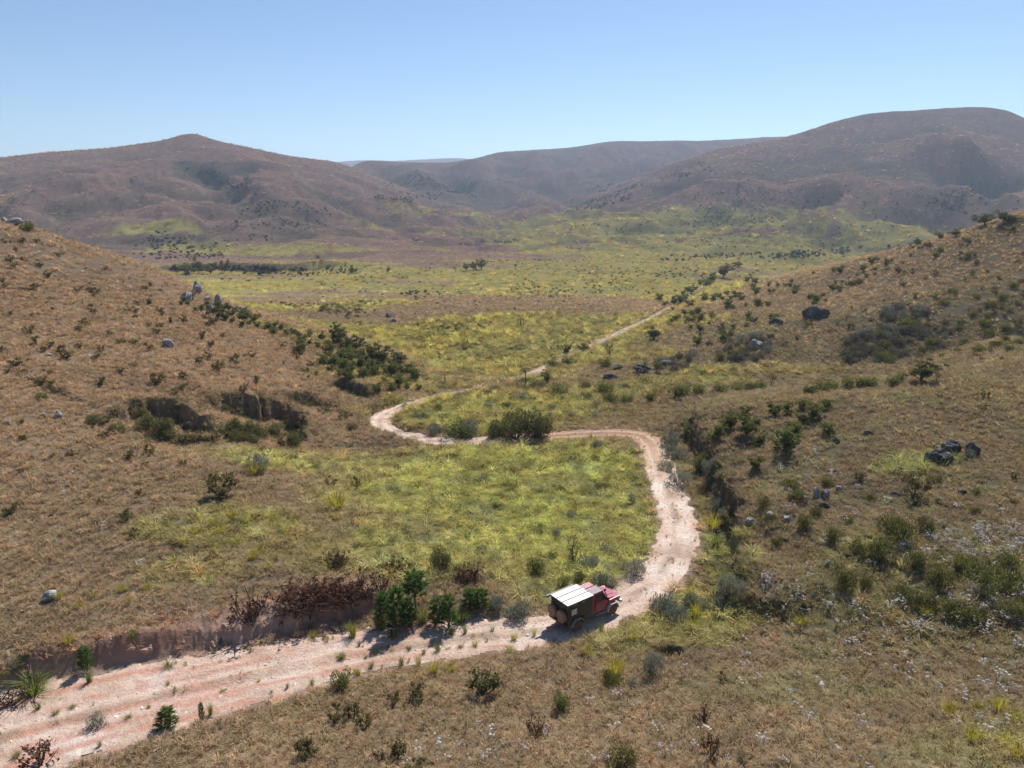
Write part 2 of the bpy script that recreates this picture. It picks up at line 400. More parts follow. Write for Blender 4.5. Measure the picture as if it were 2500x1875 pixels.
step_face([(2010, 410), (2060, 390), (2120, 400), (2170, 440), (2190, 470)], 22, +1, 22, 110, 70, 14, 46, 1.0, .25, 0)
step_face([(1980, 445), (2010, 440), (2050, 450)], 12, +1, 16, 60, 45, 9, 49, .6, .3, 0)
step_face([(0, 440), (60, 425), (120, 405), (170, 390)], 16, +1, 24, 120, 80, 15, 47, 1.0, .25, 0)
step_face([(930, 410), (985, 400), (1040, 415), (1080, 430)], 22, +1, 22, 120, 80, 14, 48, 1.0, .25, 0)

# ---- crumbling of the bare faces
crumb = STEEP * sstep(260, 120, GR)
GZ = GZ + crumb * (.55 * fbm(GX / 1.0, GY / 1.0, 71, 4, .65) + .3 * np.abs(fbm(GX / 2.4, GY / 2.4, 73, 3)))

# ---- bed of the track
ROAD = polyline(ROAD_UV, .5)
_k = np.ones(25) / 25
_zs = np.convolve(np.pad(ROAD[:, 3], 12, mode='edge'), _k, 'valid')
ROAD[:, 3] = _zs
cand = np.nonzero(((GR < 560) & (GX > ROAD[:, 0].min() - 12) & (np.abs(GA) < R(46))).ravel())[0]
_D, _S, _I = line_dist(GX.ravel()[cand], GY.ravel()[cand], ROAD[::2])
_I = np.minimum(_I * 2, len(ROAD) - 1)
RD = np.full(GX.size, 99.0); RD[cand] = _D - ROAD[_I, 4] * .5          # distance outside the edge of the track
RDI = np.zeros(GX.size, dtype=int); RDI[cand] = _I
blend = np.zeros(GX.size)
blend[cand] = sstep(1.3, 0.1, RD[cand])
g = GZ.ravel()
g = g * (1 - blend) + (ROAD[RDI, 3] - .03) * blend
GZ = g.reshape(GX.shape)
RD = RD.reshape(GX.shape)

# ------------------------------------------------------------------ what grows where (plant and soil colours, with some shade of hollows and gully walls)
def splat(uv, rx, ry, rot=0.0, z=None):
    """soft patch on the ground: centre noted on the photograph, half sizes in metres"""
    h = hit(*uv) if len(uv) == 2 else at_z(*uv)
    if h is None: return np.zeros_like(GX)
    m = 2.0 * max(rx, ry)
    out = np.zeros(GX.size)
    k = np.nonzero(((np.abs(GX - h[0]) < m) & (np.abs(GY - h[1]) < m)).ravel())[0]
    X = GX.ravel()[k]; Y = GY.ravel()[k]
    dx = X - h[0]; dy = Y - h[1]
    c, s = math.cos(R(rot)), math.sin(R(rot))
    q = np.hypot((dx * c + dy * s) / rx, (-dx * s + dy * c) / ry) + fbm(X / (rx * .7), Y / (rx * .7), 77, 3) * .55
    out[k] = sstep(1.25, .55, q)
    return out.reshape(GX.shape)

n1 = fbm(GX / 38, GY / 30, 51, 4); n2 = fbm(GX / 6.5, GY / 6.5, 52, 3); n3 = fbm(GX / 150, GY / 60, 53, 4); n4 = fbm(GX / 1.6, GY / 1.6, 54, 2)
floor_m = sstep(-4.0, -7.5, GZ) * sstep(120, 165, GR) * (1 - .8 * sstep(440, 560, GR) * sstep(60, -60, GX))
LUSH = floor_m * sstep(-.45, .15, n3 + .35 * n1 + .14)
for uv, rx, ry, rot, k in (
        ((1100, 1060), 17, 15, 0, 1.0), ((1280, 1150), 9, 12, 0, .95), ((1050, 1180), 13, 9, 0, .8), ((1200, 1000), 15, 8, 0, 1.0), ((950, 1010), 12, 8, 0, .8),
        ((1250, 1260), 8, 4, 0, .8), ((1330, 1290), 4, 2.5, 0, .6), ((1080, 880), 20, 14, 0, .95), ((900, 890), 9, 10, 0, .9), ((1280, 850), 13, 9, 0, .65),
        ((980, 800), 25, 22, 0, .95), ((1150, 760), 30, 25, 0, .9), ((860, 810), 9, 12, 0, .7), ((740, 740), 12, 10, 0, .55), ((620, 710), 10, 7, 0, .5),
        ((580, 990), 7, 4, 0, .8), ((700, 1010), 9, 6, 0, .6), ((500, 1130), 7, 4.5, 0, .55), ((640, 1170), 6, 4, 0, .45), ((780, 1080), 6, 6, 0, .45), ((420, 1230), 4, 3, 0, .35), ((730, 1200), 5, 3, 0, .45),
        ((1540, 1180), 2.2, 9, 0, .75), ((1500, 1290), 4, 3, 0, .7), ((1480, 1340), 5, 2.2, 0, .65), ((1400, 1380), 6, 2, 0, .55), ((1980, 1000), 4.5, 2.0, 20, .9), ((1480, 815), 12, 8, 0, .75), ((1380, 770), 9, 9, 0, .55),
        ((1600, 700), 14, 14, 0, .35), ((1500, 640), 22, 18, 0, .8), ((1600, 630), 16, 10, 0, .4), ((1480, 700), 14, 18, 0, .55), ((1700, 800), 10, 5, 0, .45), ((2000, 1250), 9, 8, 0, .28), ((2150, 1600), 3, 3, 0, .25)):
    LUSH = np.maximum(LUSH, splat(uv, rx, ry, rot) * k)
# far lush slopes
for uv, rx, ry, rot, k in (((1500, 490), 260, 130, 0, .85), ((1350, 500), 160, 110, 0, .8), ((1650, 545), 150, 90, 0, .85), ((1750, 556, -15), 160, 50, 0, .95), ((1980, 528, -16), 140, 50, 0, .95), ((1850, 545, -15.5), 120, 45, 0, .95), ((1250, 470), 110, 60, 0, .6), ((1100, 490), 120, 50, 0, .55),
                           ((330, 497), 55, 26, 0, .8), ((180, 455), 50, 22, 0, .4), ((400, 540), 40, 35, 0, .85), ((530, 545), 90, 26, 0, .7), ((700, 545), 120, 24, 0, .7), ((900, 450), 60, 60, 0, .5), ((1060, 465), 60, 50, 0, .5), ((1265, 380), 40, 60, 0, .5),
                           ((1440, 385), 50, 40, 0, .45), ((1690, 340), 90, 16, 0, .35), ((1570, 450), 120, 60, 0, .5), ((1480, 410), 70, 40, 0, .35), ((850, 500), 60, 14, 0, .6)):
    LUSH = np.maximum(LUSH, splat(uv, rx, ry, rot) * k * (1 + .25 * n1))
# brown patches on the floor
for uv, rx, ry, k in (((1260, 655), 58, 34, .93), ((1000, 668), 34, 24, .8), ((850, 690), 20, 14, .6), ((620, 650), 30, 22, .7), ((900, 555), 140, 55, .8), ((1050, 545), 90, 40, .6), ((560, 590), 40, 18, .7), ((1660, 590), 60, 16, .7), ((1800, 577), 70, 16, .6),
                      ((820, 770), 12, 9, .5), ((960, 815), 14, 9, .55), ((1350, 815), 9, 6, .7), ((1350, 905), 9, 4, .55), ((1290, 905), 6, 3, .4)):
    LUSH = LUSH * (1 - splat(uv, rx, ry) * k)
LUSH = LUSH * (1 - sstep(520, 700, GR) * (1 - sstep(34, -4, GZ)) * .9 * (1 - .9 * np.exp(-((GX + 20) / 170) ** 2)))
hf = fbm(GX / (3 + GR * .02), GY / (2 + GR * .016), 56, 4, .6)
rag = sstep(120, 200, GR)
LUSH = LUSH * (1 - rag) + rag * sstep(.28, .62, LUSH + .55 * hf) * np.clip(LUSH * 1.6, 0, 1)
LUSH = np.clip(LUSH * (.82 + .35 * n2 + .2 * n4), 0, 1)
HEATH = np.zeros_like(GX)          # dark low heath on the right slopes
for uv, rx, ry, k in (((1960, 740), 16, 9, 1.0), ((1620, 760), 12, 9, .9), ((1950, 690), 9, 5, .8), ((1400, 790), 6, 3, .6), ((2130, 680), 18, 14, .4), ((1520, 775), 8, 6, .7), ((1760, 700), 14, 8, .45), ((2100, 1280), 8, 6, .55), ((1850, 1230), 6, 5, .5),
                      ((2080, 1180), 9, 5, .35), ((480, 380), 80, 40, .8), ((420, 370), 50, 24, .8), ((560, 450), 70, 40, .5), ((940, 395), 90, 50, .8), ((1010, 415), 60, 30, .8), ((960, 415), 120, 60, .5), ((1620, 455), 60, 50, .6), ((2150, 430), 60, 60, .8),
                      ((2040, 425), 80, 40, .6), ((1470, 395), 60, 30, .6), ((1330, 415), 70, 30, .7), ((1250, 445), 50, 24, .8), ((380, 520), 60, 26, .5), ((560, 500), 60, 40, .4), ((900, 385), 120, 60, .5), ((1400, 330), 120, 60, .3), ((450, 575), 60, 14, .7), ((660, 583), 50, 12, .6)):
    HEATH = np.maximum(HEATH, splat(uv, rx, ry) * k)
HEATH = np.clip(HEATH * (.9 + .5 * n2), 0, 1)

def lerp(a, b, t): return a * (1 - t[..., None]) + b * t[..., None]
C = lambda *v: np.array(v, dtype=float)
VEG = np.empty(GX.shape + (3,)); VEG[:] = C(.250, .186, .116)
orange = sstep(-5, -40, GX) * sstep(-6.5, -3.5, GZ) * sstep(60, 100, GR) * (1 - sstep(300, 500, GR))
VEG = lerp(VEG, C(.280, .198, .126) + 0 * VEG, orange * .9)
VEG = lerp(VEG, C(.205, .162, .098) + 0 * VEG, sstep(6, 26, GX) * (1 - sstep(120, 220, GR)) * .75)       # olive brown of the right spur
VEG = lerp(VEG, C(.218, .142, .108) + 0 * VEG, sstep(380, 620, GR))                                      # far hills
VEG = lerp(VEG, C(.23, .175, .085) + 0 * VEG, sstep(.05, .5, n1) * .5 * (1 - orange))
VEG = lerp(VEG, C(.215, .200, .105) + 0 * VEG, sstep(.0, .4, fbm(GX / 7, GY / 6, 64, 3)) * .6 * sstep(2, 14, GX) * (1 - sstep(120, 220, GR)))
VEG = VEG * (1 + .20 * n2 + .10 * n4 + .10 * n3)[..., None]
lush_c = lerp(C(.302, .262, .072) + 0 * VEG, C(.255, .238, .085) + 0 * VEG, sstep(-.3, .4, n1 + .4 * n2))
lush_c = lerp(lush_c, C(.305, .312, .095) + 0 * VEG, sstep(115, 70, GR) * .8)
lush_c = lerp(lush_c, C(.185, .215, .100) + 0 * VEG, sstep(.05, .4, fbm(GX / 5, GY / 4, 57, 3)) * .7 * sstep(200, 90, GR))
VEG = lerp(VEG, lush_c * (1 + .25 * n4 + .15 * n2)[..., None], LUSH)
VEG = lerp(VEG, C(.070, .068, .042) + 0 * VEG, HEATH * (.35 + .35 * sstep(260, 500, GR)))
# plants of the far drainage lines, with hollow shading painted into the colour
def blur(A, k):
    for ax in (0, 1):
        c = np.cumsum(np.concatenate([np.repeat(np.take(A, [0], ax), k + 1, ax), A, np.repeat(np.take(A, [-1], ax), k, ax)], ax), ax)
        A = (np.take(c, range(2 * k + 1, c.shape[ax]), ax) - np.take(c, range(0, c.shape[ax] - 2 * k - 1), ax)) / (2 * k + 1)
    return A
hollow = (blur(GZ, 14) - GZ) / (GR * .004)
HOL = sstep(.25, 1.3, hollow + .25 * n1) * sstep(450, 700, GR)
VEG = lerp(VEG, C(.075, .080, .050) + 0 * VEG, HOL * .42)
VEG = VEG * (1 + .30 * sstep(220, 330, GR) - .14 * sstep(600, 800, GR) + .16 * sstep(700, 900, GR) * sstep(100, 400, GX))[..., None]
streak = fbm(GX / 45, GY / 22, 59, 4)
VEG = lerp(VEG, C(.46, .375, .135) + 0 * VEG, LUSH * sstep(240, 340, GR) * np.clip(.5 + .9 * streak, 0, .9))
# stony bands high on the far hills
VEG = lerp(VEG, C(.16, .145, .135) + 0 * VEG, sstep(.25, .55, fbm(GX / 55, GY / 55 + GZ / 9, 58, 4)) * sstep(700, 900, GR) * .45)
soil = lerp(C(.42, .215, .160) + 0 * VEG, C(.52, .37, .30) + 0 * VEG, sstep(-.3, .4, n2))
soil = lerp(soil, C(.105, .075, .052) + 0 * VEG, np.maximum(sstep(54, 62, GR), sstep(4, 9, GX)))  # dark earth of gully and cut faces, part of their shade put in
VEG = lerp(VEG, soil, np.clip(STEEP * 1.1, 0, 1) * (1 - sstep(300, 400, GR) * .5))
def road_seen(r):
    """beyond the upper bend grass has closed over most of the track"""
    return np.interp(r, [0, 101, 110, 128, 133, 142, 150, 170, 182, 236, 252, 400], [1, 1, .62, .52, .9, .9, .5, .5, .85, .8, .45, .3])
NEAR_ROAD = sstep(1.0, -.3, RD + n2 * .8) * road_seen(GR)
VEG = lerp(VEG, C(.38, .275, .205) * (1 + .15 * n4)[..., None], NEAR_ROAD)
VEG = np.clip(VEG, .01, .7)

# ------------------------------------------------------------------ materials
def newmat(name):
    m = bpy.data.materials.new(name); m.use_nodes = True
    nt = m.node_tree; nt.nodes.clear()
    out = nt.nodes.new('ShaderNodeOutputMaterial')
    return m, nt, out
def N(nt, t, **kw):
    n = nt.nodes.new(t)
    for k, v in kw.items(): setattr(n, k, v)
    return n
def noise_node(nt, scale, detail=4, rough=.55, vec=None):
    n = N(nt, 'ShaderNodeTexNoise'); n.inputs['Scale'].default_value = scale; n.inputs['Detail'].default_value = detail; n.inputs['Roughness'].default_value = rough
    if vec is not None: nt.links.new(vec, n.inputs['Vector'])
    return n
def ramp(nt, fac, stops):
    r = N(nt, 'ShaderNodeValToRGB'); el = r.color_ramp.elements
    while len(el) < len(stops): el.new(.5)
    for e, (p, c) in zip(el, stops):
        e.position = p; e.color = (c[0], c[1], c[2], 1) if not isinstance(c, (int, float)) else (c, c, c, 1)
    nt.links.new(fac, r.inputs[0]); return r
def mixc(nt, fac, a, b, mode='MIX'):
    m = N(nt, 'ShaderNodeMix', data_type='RGBA', blend_type=mode)
    for sock, v in ((m.inputs[0], fac), (m.inputs[6], a), (m.inputs[7], b)):
        if isinstance(v, (int, float)): sock.default_value = v
        elif isinstance(v, tuple): sock.default_value = (v[0], v[1], v[2], 1)
        else: nt.links.new(v, sock)
    return m.outputs[2]
def bump(nt, height, strength, dist, normal=None):
    b = N(nt, 'ShaderNodeBump'); b.inputs['Strength'].default_value = strength; b.inputs['Distance'].default_value = dist
    nt.links.new(height, b.inputs['Height'])
    if normal is not None: nt.links.new(normal, b.inputs['Normal'])
    return b.outputs[0]

def ground_material():
    m, nt, out = newmat('grassland_ground')
    geo = N(nt, 'ShaderNodeNewGeometry'); pos = geo.outputs['Position']
    at = N(nt, 'ShaderNodeAttribute', attribute_name='veg')
    ta = noise_node(nt, 1.4, 4, .65, pos); tb = noise_node(nt, .16, 5, .65, pos); tc = noise_node(nt, .035, 5, .7, pos)
    f = mixc(nt, .5, ramp(nt, ta.outputs[0], ((.25, .55), (.75, 1.4))).outputs[0], ramp(nt, tb.outputs[0], ((.3, .62), (.7, 1.36))).outputs[0])
    f2 = mixc(nt, .45, f, ramp(nt, tc.outputs[0], ((.3, .65), (.7, 1.33))).outputs[0])
    col = mixc(nt, 1.0, at.outputs['Color'], f2, 'MULTIPLY')
    bs = N(nt, 'ShaderNodeBsdfDiffuse'); bs.inputs['Roughness'].default_value = .9
    nt.links.new(col, bs.inputs[0])
    b1 = bump(nt, tc.outputs[0], .3, 5.0)
    b2 = bump(nt, tb.outputs[0], .35, 1.2, b1)
    td = noise_node(nt, 5.5, 5, .7, pos)
    b3 = bump(nt, ta.outputs[0], .6, .35, b2); b3 = bump(nt, td.outputs[0], .7, .10, b3)
    nt.links.new(b3, bs.inputs['Normal'])
    nt.links.new(bs.outputs[0], out.inputs[0])
    return m
M_GROUND = ground_material()

# ------------------------------------------------------------------ ground sheet, cut into the pieces of the setting
nr, na = GX.shape
co_all = np.stack([GX, GY, GZ], -1)
# vertex normals of the whole sheet so that the pieces meet without a seam
dr = np.gradient(co_all, axis=0); da = np.gradient(co_all, axis=1)
NRM = np.cross(da, dr); NRM /= np.linalg.norm(NRM, axis=-1, keepdims=True)
NRM[NRM[..., 2] < 0] *= -1
SLOPE = np.degrees(np.arccos(np.clip(NRM[..., 2], -1, 1)))

def sheet(name, mask):
    fj, fi = np.nonzero(mask)
    q = np.stack([fj * na + fi, fj * na + fi + 1, (fj + 1) * na + fi + 1, (fj + 1) * na + fi], 1)
    used, inv = np.unique(q, return_inverse=True)
    me = bpy.data.meshes.new(name)
    me.vertices.add(len(used)); me.loops.add(q.size); me.polygons.add(len(q))
    me.vertices.foreach_set('co', co_all.reshape(-1, 3)[used].astype(np.float32).ravel())
    me.loops.foreach_set('vertex_index', inv.astype(np.int32).ravel())
    me.polygons.foreach_set('loop_start', np.arange(0, q.size, 4, dtype=np.int32))
    me.polygons.foreach_set('use_smooth', np.ones(len(q), dtype=bool))
    me.update(calc_edges=True)
    a = me.attributes.new('veg', 'FLOAT_COLOR', 'POINT')
    c4 = np.ones((len(used), 4), dtype=np.float32); c4[:, :3] = VEG.reshape(-1, 3)[used]
    a.data.foreach_set('color', c4.ravel())
    if me.polygons[len(q) // 2].normal.z < 0: me.flip_normals()
    me.normals_split_custom_set_from_vertices(NRM.reshape(-1, 3)[used])
    me.materials.append(M_GROUND)
    o = bpy.data.objects.new(name, me); COL.objects.link(o)
    o['kind'] = 'structure'
    return o
fy = (GY[:-1, :-1] + GY[1:, 1:]) / 2; fr = (GR[:-1, :-1] + GR[1:, 1:]) / 2; fa = (GA[:-1, :-1] + GA[1:, 1:]) / 2
az_foot = np.radians([-50, -36, -29, -22, -15, -9, -5, -2, 2, 6, 10, 15, 20, 25, 31, 36, 50])
rr_foot = np.array([800, 760, 640, 560, 545, 570, 680, 850, 900, 860, 760, 700, 680, 700, 830, 900, 1000.])
far_m = (fr > np.interp(fa, az_foot, rr_foot)) & (np.abs(fa) < R(46))
ctr_l = np.interp(fr, [500, 900, 1300, 1500, 7000], np.radians([-2, -3.0, -11, -14, -14])); ctr_r = np.interp(fr, [500, 1000, 1300, 1500, 7000], np.radians([2, 2.6, 14, 20, 20]))
mid = (fa > ctr_l) & (fa < ctr_r)
wrap = np.zeros_like(far_m)
sheet('ground', ~far_m)
sheet('hill_left', far_m & ~mid & (fa < 0))
sheet('hill_right', far_m & ~mid & (fa >= 0))
sheet('hills_far', far_m & mid)

# ------------------------------------------------------------------ the dirt track
def road_material():
    m, nt, out = newmat('pale_earth_track')
    pos = N(nt, 'ShaderNodeNewGeometry').outputs['Position']
    at = N(nt, 'ShaderNodeAttribute', attribute_name='soil')
    na_ = noise_node(nt, 5.0, 6, .7, pos); nb = noise_node(nt, 26.0, 4, .7, pos)
    f = mixc(nt, .45, ramp(nt, na_.outputs[0], ((.3, .55), (.7, 1.35))).outputs[0], ramp(nt, nb.outputs[0], ((.3, .5), (.7, 1.45))).outputs[0])
    col = mixc(nt, 1.0, at.outputs['Color'], f, 'MULTIPLY')
    bs = N(nt, 'ShaderNodeBsdfDiffuse'); nt.links.new(col, bs.inputs[0])
    b = bump(nt, na_.outputs[0], .9, .16); b = bump(nt, nb.outputs[0], .8, .04, b)
    nt.links.new(b, bs.inputs['Normal']); nt.links.new(bs.outputs[0], out.inputs[0])
    return m
M_ROAD = road_material()
def build_road():
    # finer line near the drone
    arc = np.concatenate([[0], np.cumsum(np.hypot(np.diff(ROAD[:, 0]), np.diff(ROAD[:, 1])))])
    s = 0.0; ss = []
    while s < arc[-1]:
        ss.append(s)
        k = np.searchsorted(arc, s)
        r = np.hypot(ROAD[min(k, len(ROAD) - 1), 0], ROAD[min(k, len(ROAD) - 1), 1])
        s += max(.14, r * .0028)
    ss = np.array(ss)
    cx = np.interp(ss, arc, ROAD[:, 0]); cy = np.interp(ss, arc, ROAD[:, 1]); cz = np.interp(ss, arc, ROAD[:, 3]); w = np.interp(ss, arc, ROAD[:, 4])
    ker = np.ones(9) / 9
    sm = lambda a: np.convolve(np.pad(a, 4, mode='edge'), ker, 'valid')
    cx, cy = sm(cx), sm(cy)
    tx = np.gradient(cx); ty = np.gradient(cy); tl = np.hypot(tx, ty); tx /= tl; ty /= tl
    nl = 41
    lat = np.linspace(-1, 1, nl)
    off = lat[None] * (w[:, None] * .5 + .75)
    X = cx[:, None] - ty[:, None] * off; Y = cy[:, None] + tx[:, None] * off
    e = np.abs(off) - w[:, None] * .5 + fbm(X / 1.7, Y / 1.7, 91, 4) * .75           # ragged edge
    rs = road_seen(np.hypot(X, Y)); e = e + (1 - rs) * (.55 + .8 * fbm(X / 2.4, Y / 2.4, 94, 3))
    keep = e < .12
    rut = np.exp(-((np.abs(off + .12 * gnoise(ss / 6, ss * 0, 4)[:, None]) - .72) / .26) ** 2)
    dz = -.13 * rut + .09 * fbm(X / 1.2, Y / 1.2, 93, 5, .65) + .03 * np.exp(-(off / .35) ** 2)
    zg = grid_sample(GZ, X.ravel(), Y.ravel()).reshape(X.shape)
    Zr = np.maximum(zg + .012, cz[:, None] + dz + .045) * (e < -.25) + (e >= -.25) * (zg + .012 + .035 * sstep(.12, -.25, e))
    nn = fbm(X / 3.2, Y / 3.2, 95, 4); n5 = fbm(X / 9, Y / 9, 96, 3); stripe = fbm(off * 1.3 + 3, ss[:, None] / 9 + off * 0, 97, 4) + .35 * fbm(X / 1.1, Y / 1.1, 98, 3)
    r = np.hypot(X, Y)
    c = np.empty(X.shape + (3,)); c[:] = C(.54, .395, .31)
    c = lerp(c, C(.66, .57, .50) + 0 * c, sstep(.0, .4, nn + .4 * stripe) * .95)
    pink = sstep(8, -4, X) * sstep(60, 52, r)
    c = lerp(c, C(.50, .285, .22) + 0 * c, sstep(-.1, .25, stripe + .4 * n5) * (.2 + .7 * pink))
    c = lerp(c, C(.50, .255, .17) + 0 * c, sstep(.1, .45, stripe - .3 * nn) * pink * .6)
    hk = [hit(1270, 935), hit(1420, 990), hit(1390, 945)]
    for h_, rad, k, oc in ((hk[0], 13, .85, C(.36, .185, .10)), (hk[1], 7, .5, C(.42, .27, .15)), (hk[2], 5, .5, C(.40, .24, .14))):
        c = lerp(c, oc + 0 * c, sstep(rad, rad * .4, np.hypot(X - h_[0], Y - h_[1]) + 2 * nn) * k)
    crown = np.exp(-(off / (.30 + .10 * nn)) ** 2) * sstep(-.35, .25, fbm(X / 2.6, Y / 2.6, 99, 3))
    c = lerp(c, C(.24, .185, .120) + 0 * c, crown * .6)
    c = lerp(c, C(.66, .55, .46) + 0 * c, rut * .4)
    c = lerp(c, C(.26, .20, .145) + 0 * c, sstep(104, 118, r) * .75)
    c = lerp(c, C(.42, .33, .26) + 0 * c, sstep(128, 134, r) * sstep(145, 139, r) * .9 + sstep(170, 185, r) * sstep(260, 230, r) * .6)
    c = lerp(c, C(.27, .21, .15) + 0 * c, sstep(.05, .5, -nn + n5 * .3) * .6)
    idx = np.arange(X.size).reshape(X.shape)
    fm = keep[:-1, :-1] & keep[1:, :-1] & keep[:-1, 1:] & keep[1:, 1:]
    j, i = np.nonzero(fm)
    q = np.stack([idx[j, i], idx[j + 1, i], idx[j + 1, i + 1], idx[j, i + 1]], 1)[:, ::-1]
    me = bpy.data.meshes.new('dirt_road')
    used, inv = np.unique(q, return_inverse=True)
    me.vertices.add(len(used)); me.loops.add(q.size); me.polygons.add(len(q))
    me.vertices.foreach_set('co', np.stack([X, Y, Zr], -1).reshape(-1, 3)[used].astype(np.float32).ravel())
    me.loops.foreach_set('vertex_index', inv.astype(np.int32).ravel())
    me.polygons.foreach_set('loop_start', np.arange(0, q.size, 4, dtype=np.int32))
    me.polygons.foreach_set('use_smooth', np.ones(len(q), dtype=bool))
    me.update(calc_edges=True)
    if me.polygons[0].normal.z < 0: me.flip_normals()
    a = me.attributes.new('soil', 'FLOAT_COLOR', 'POINT')
    c4 = np.ones((len(used), 4), dtype=np.float32); c4[:, :3] = np.clip(c, .02, .75).reshape(-1, 3)[used]
    a.data.foreach_set('color', c4.ravel())
    me.materials.append(M_ROAD)
    o = bpy.data.objects.new('dirt_road', me); COL.objects.link(o); o['kind'] = 'structure'
    o['label'] = 'pale pinkish dirt track winding down into the valley'
build_road()

# ------------------------------------------------------------------ the air
def build_haze():
    zmax = float(co_all[..., 2].max())
    bm = bmesh.new(); bmesh.ops.create_cube(bm, size=1.0)
    me = bpy.data.meshes.new('haze'); bm.to_mesh(me); bm.free()
    o = bpy.data.objects.new('haze', me); COL.objects.link(o)
    z0 = float(co_all[..., 2].min()) - 1.0; z1 = max(zmax + 4, CAM_Z + 5)
    o.scale = (16000, 16000, z1 - z0); o.location = (0, 0, (z0 + z1) / 2)
    m, nt, out = newmat('thin_haze')
    v = N(nt, 'ShaderNodeVolumePrincipled')
    v.inputs['Color'].default_value = (.62, .78, 1.0, 1)
    v.inputs['Density'].default_value = .00015
    v.inputs['Anisotropy'].default_value = .25
    nt.links.new(v.outputs[0], out.inputs['Volume'])
    me.materials.append(m)
    o['kind'] = 'stuff'; o['label'] = 'thin bluish haze over the valley'; o['category'] = 'haze'
build_haze()

# ------------------------------------------------------------------ plant and stone meshes
class Geo:
    """collects triangles / quads with a material slot and a tint per vertex"""
    def __init__(s): s.v = []; s.f = []; s.m = []; s.n = 0
    def add(s, verts, faces, slot=0):
        verts = np.asarray(verts, dtype=np.float32).reshape(-1, 3)
        for f in faces: s.f.append(tuple(int(i) + s.n for i in f)); s.m.append(slot)
        s.v.append(verts); s.n += len(verts)
    def quads(s, Q, slot=0):
        """Q: (n, 4, 3)"""
        Q = np.asarray(Q, dtype=np.float32); n = len(Q)
        idx = np.arange(n * 4).reshape(n, 4) + s.n
        s.f.extend(map(tuple, idx.tolist())); s.m.extend([slot] * n)
        s.v.append(Q.reshape(-1, 3)); s.n += n * 4
    def tris(s, T, slot=0):
        T = np.asarray(T, dtype=np.float32); n = len(T)
        idx = np.arange(n * 3).reshape(n, 3) + s.n
        s.f.extend(map(tuple, idx.tolist())); s.m.extend([slot] * n)
        s.v.append(T.reshape(-1, 3)); s.n += n * 3
    def tube(s, pts, radii, k=5, slot=0):
        pts = np.asarray(pts, float); n = len(pts)
        ring_ = []
        for i in range(n):
            t = pts[min(i + 1, n - 1)] - pts[max(i - 1, 0)]; t = t / (np.linalg.norm(t) + 1e-9)
            a = np.cross(t, (0.31, .17, .93) if abs(t[2]) < .9 else (1, 0, 0)); a /= np.linalg.norm(a) + 1e-9
            b = np.cross(t, a)
            for j in range(k):
                q = 2 * math.pi * j / k
                ring_.append(pts[i] + radii[i] * (math.cos(q) * a + math.sin(q) * b))
        fs = [(i * k + j, i * k + (j + 1) % k, (i + 1) * k + (j + 1) % k, (i + 1) * k + j) for i in range(n - 1) for j in range(k)]
        fs.append(tuple((n - 1) * k + j for j in range(k)))
        s.add(ring_, fs, slot)
    def mesh(s, name, mats, smooth=False):
        me = bpy.data.meshes.new(name)
        me.from_pydata(np.concatenate(s.v).tolist() if s.v else [], [], s.f)
        me.polygons.foreach_set('material_index', np.array(s.m, dtype=np.int32))
        if smooth: me.polygons.foreach_set('use_smooth', np.ones(len(s.f), dtype=bool))
        for m in mats: me.materials.append(m)
        me.update()
        return me

def unit(n, r=rng):
    d = r.normal(size=(n, 3)); return d / np.linalg.norm(d, axis=1, keepdims=True)

def leaf_quads(c, size, asp=.55, r=rng, up=0.0):
    """leaf-sized quads at centres c"""
    n = len(c)
    a = unit(n, r); a[:, 2] += up; a /= np.linalg.norm(a, axis=1, keepdims=True)
    b = np.cross(a, unit(n, r)); b /= np.linalg.norm(b, axis=1, keepdims=True) + 1e-9
    sz = size * r.uniform(.6, 1.35, size=(n, 1))
    a = a * sz * .5; b = b * sz * .5 * asp
    return np.stack([c - a, c + b - a * .1, c + a, c - b - a * .1], 1)

def blob(c, rad, n, r=rng, flat=.75, shell=.45):
    d = unit(n, r); q = shell + (1 - shell) * r.uniform(0, 1, size=(n, 1)) ** .6
    return np.asarray(c) + d * q * rad * np.array((1, 1, flat))

# --- materials of plants and stones
def leaf_mat(name, base, var=.55, transl=.35, tint=(1.25, 1.15, .75), hue2=None, nsc=2.2, instancer=False, rough_spec=0.0):
    m, nt, out = newmat(name)
    pos = N(nt, 'ShaderNodeNewGeometry').outputs['Position']
    if instancer:
        a = N(nt, 'ShaderNodeAttribute', attribute_name='tint', attribute_type='INSTANCER')
        col = a.outputs['Color']
    else:
        oi = N(nt, 'ShaderNodeObjectInfo')
        nz = noise_node(nt, nsc, 3, .6, pos)
        dark = tuple(c * (1 - var) for c in base); light = tuple(min(1, c * (1 + var)) for c in base)
        if hue2 is None: hue2 = tuple(c * k for c, k in zip(base, (1.35, 1.05, .8)))
        c1 = ramp(nt, nz.outputs[0], ((.36, dark), (.64, light))).outputs[0]
        rnd = ramp(nt, oi.outputs['Random'], ((0, 0.0), (1, .55)))
        col = mixc(nt, rnd.outputs[0], c1, hue2)
    d = N(nt, 'ShaderNodeBsdfDiffuse'); t = N(nt, 'ShaderNodeBsdfTranslucent')
    nt.links.new(col, d.inputs[0])
    tc = mixc(nt, 1.0, col, tint, 'MULTIPLY'); nt.links.new(tc, t.inputs[0])
    mx = N(nt, 'ShaderNodeMixShader'); mx.inputs[0].default_value = transl
    nt.links.new(d.outputs[0], mx.inputs[1]); nt.links.new(t.outputs[0], mx.inputs[2])
    nt.links.new(mx.outputs[0], out.inputs[0])
    return m
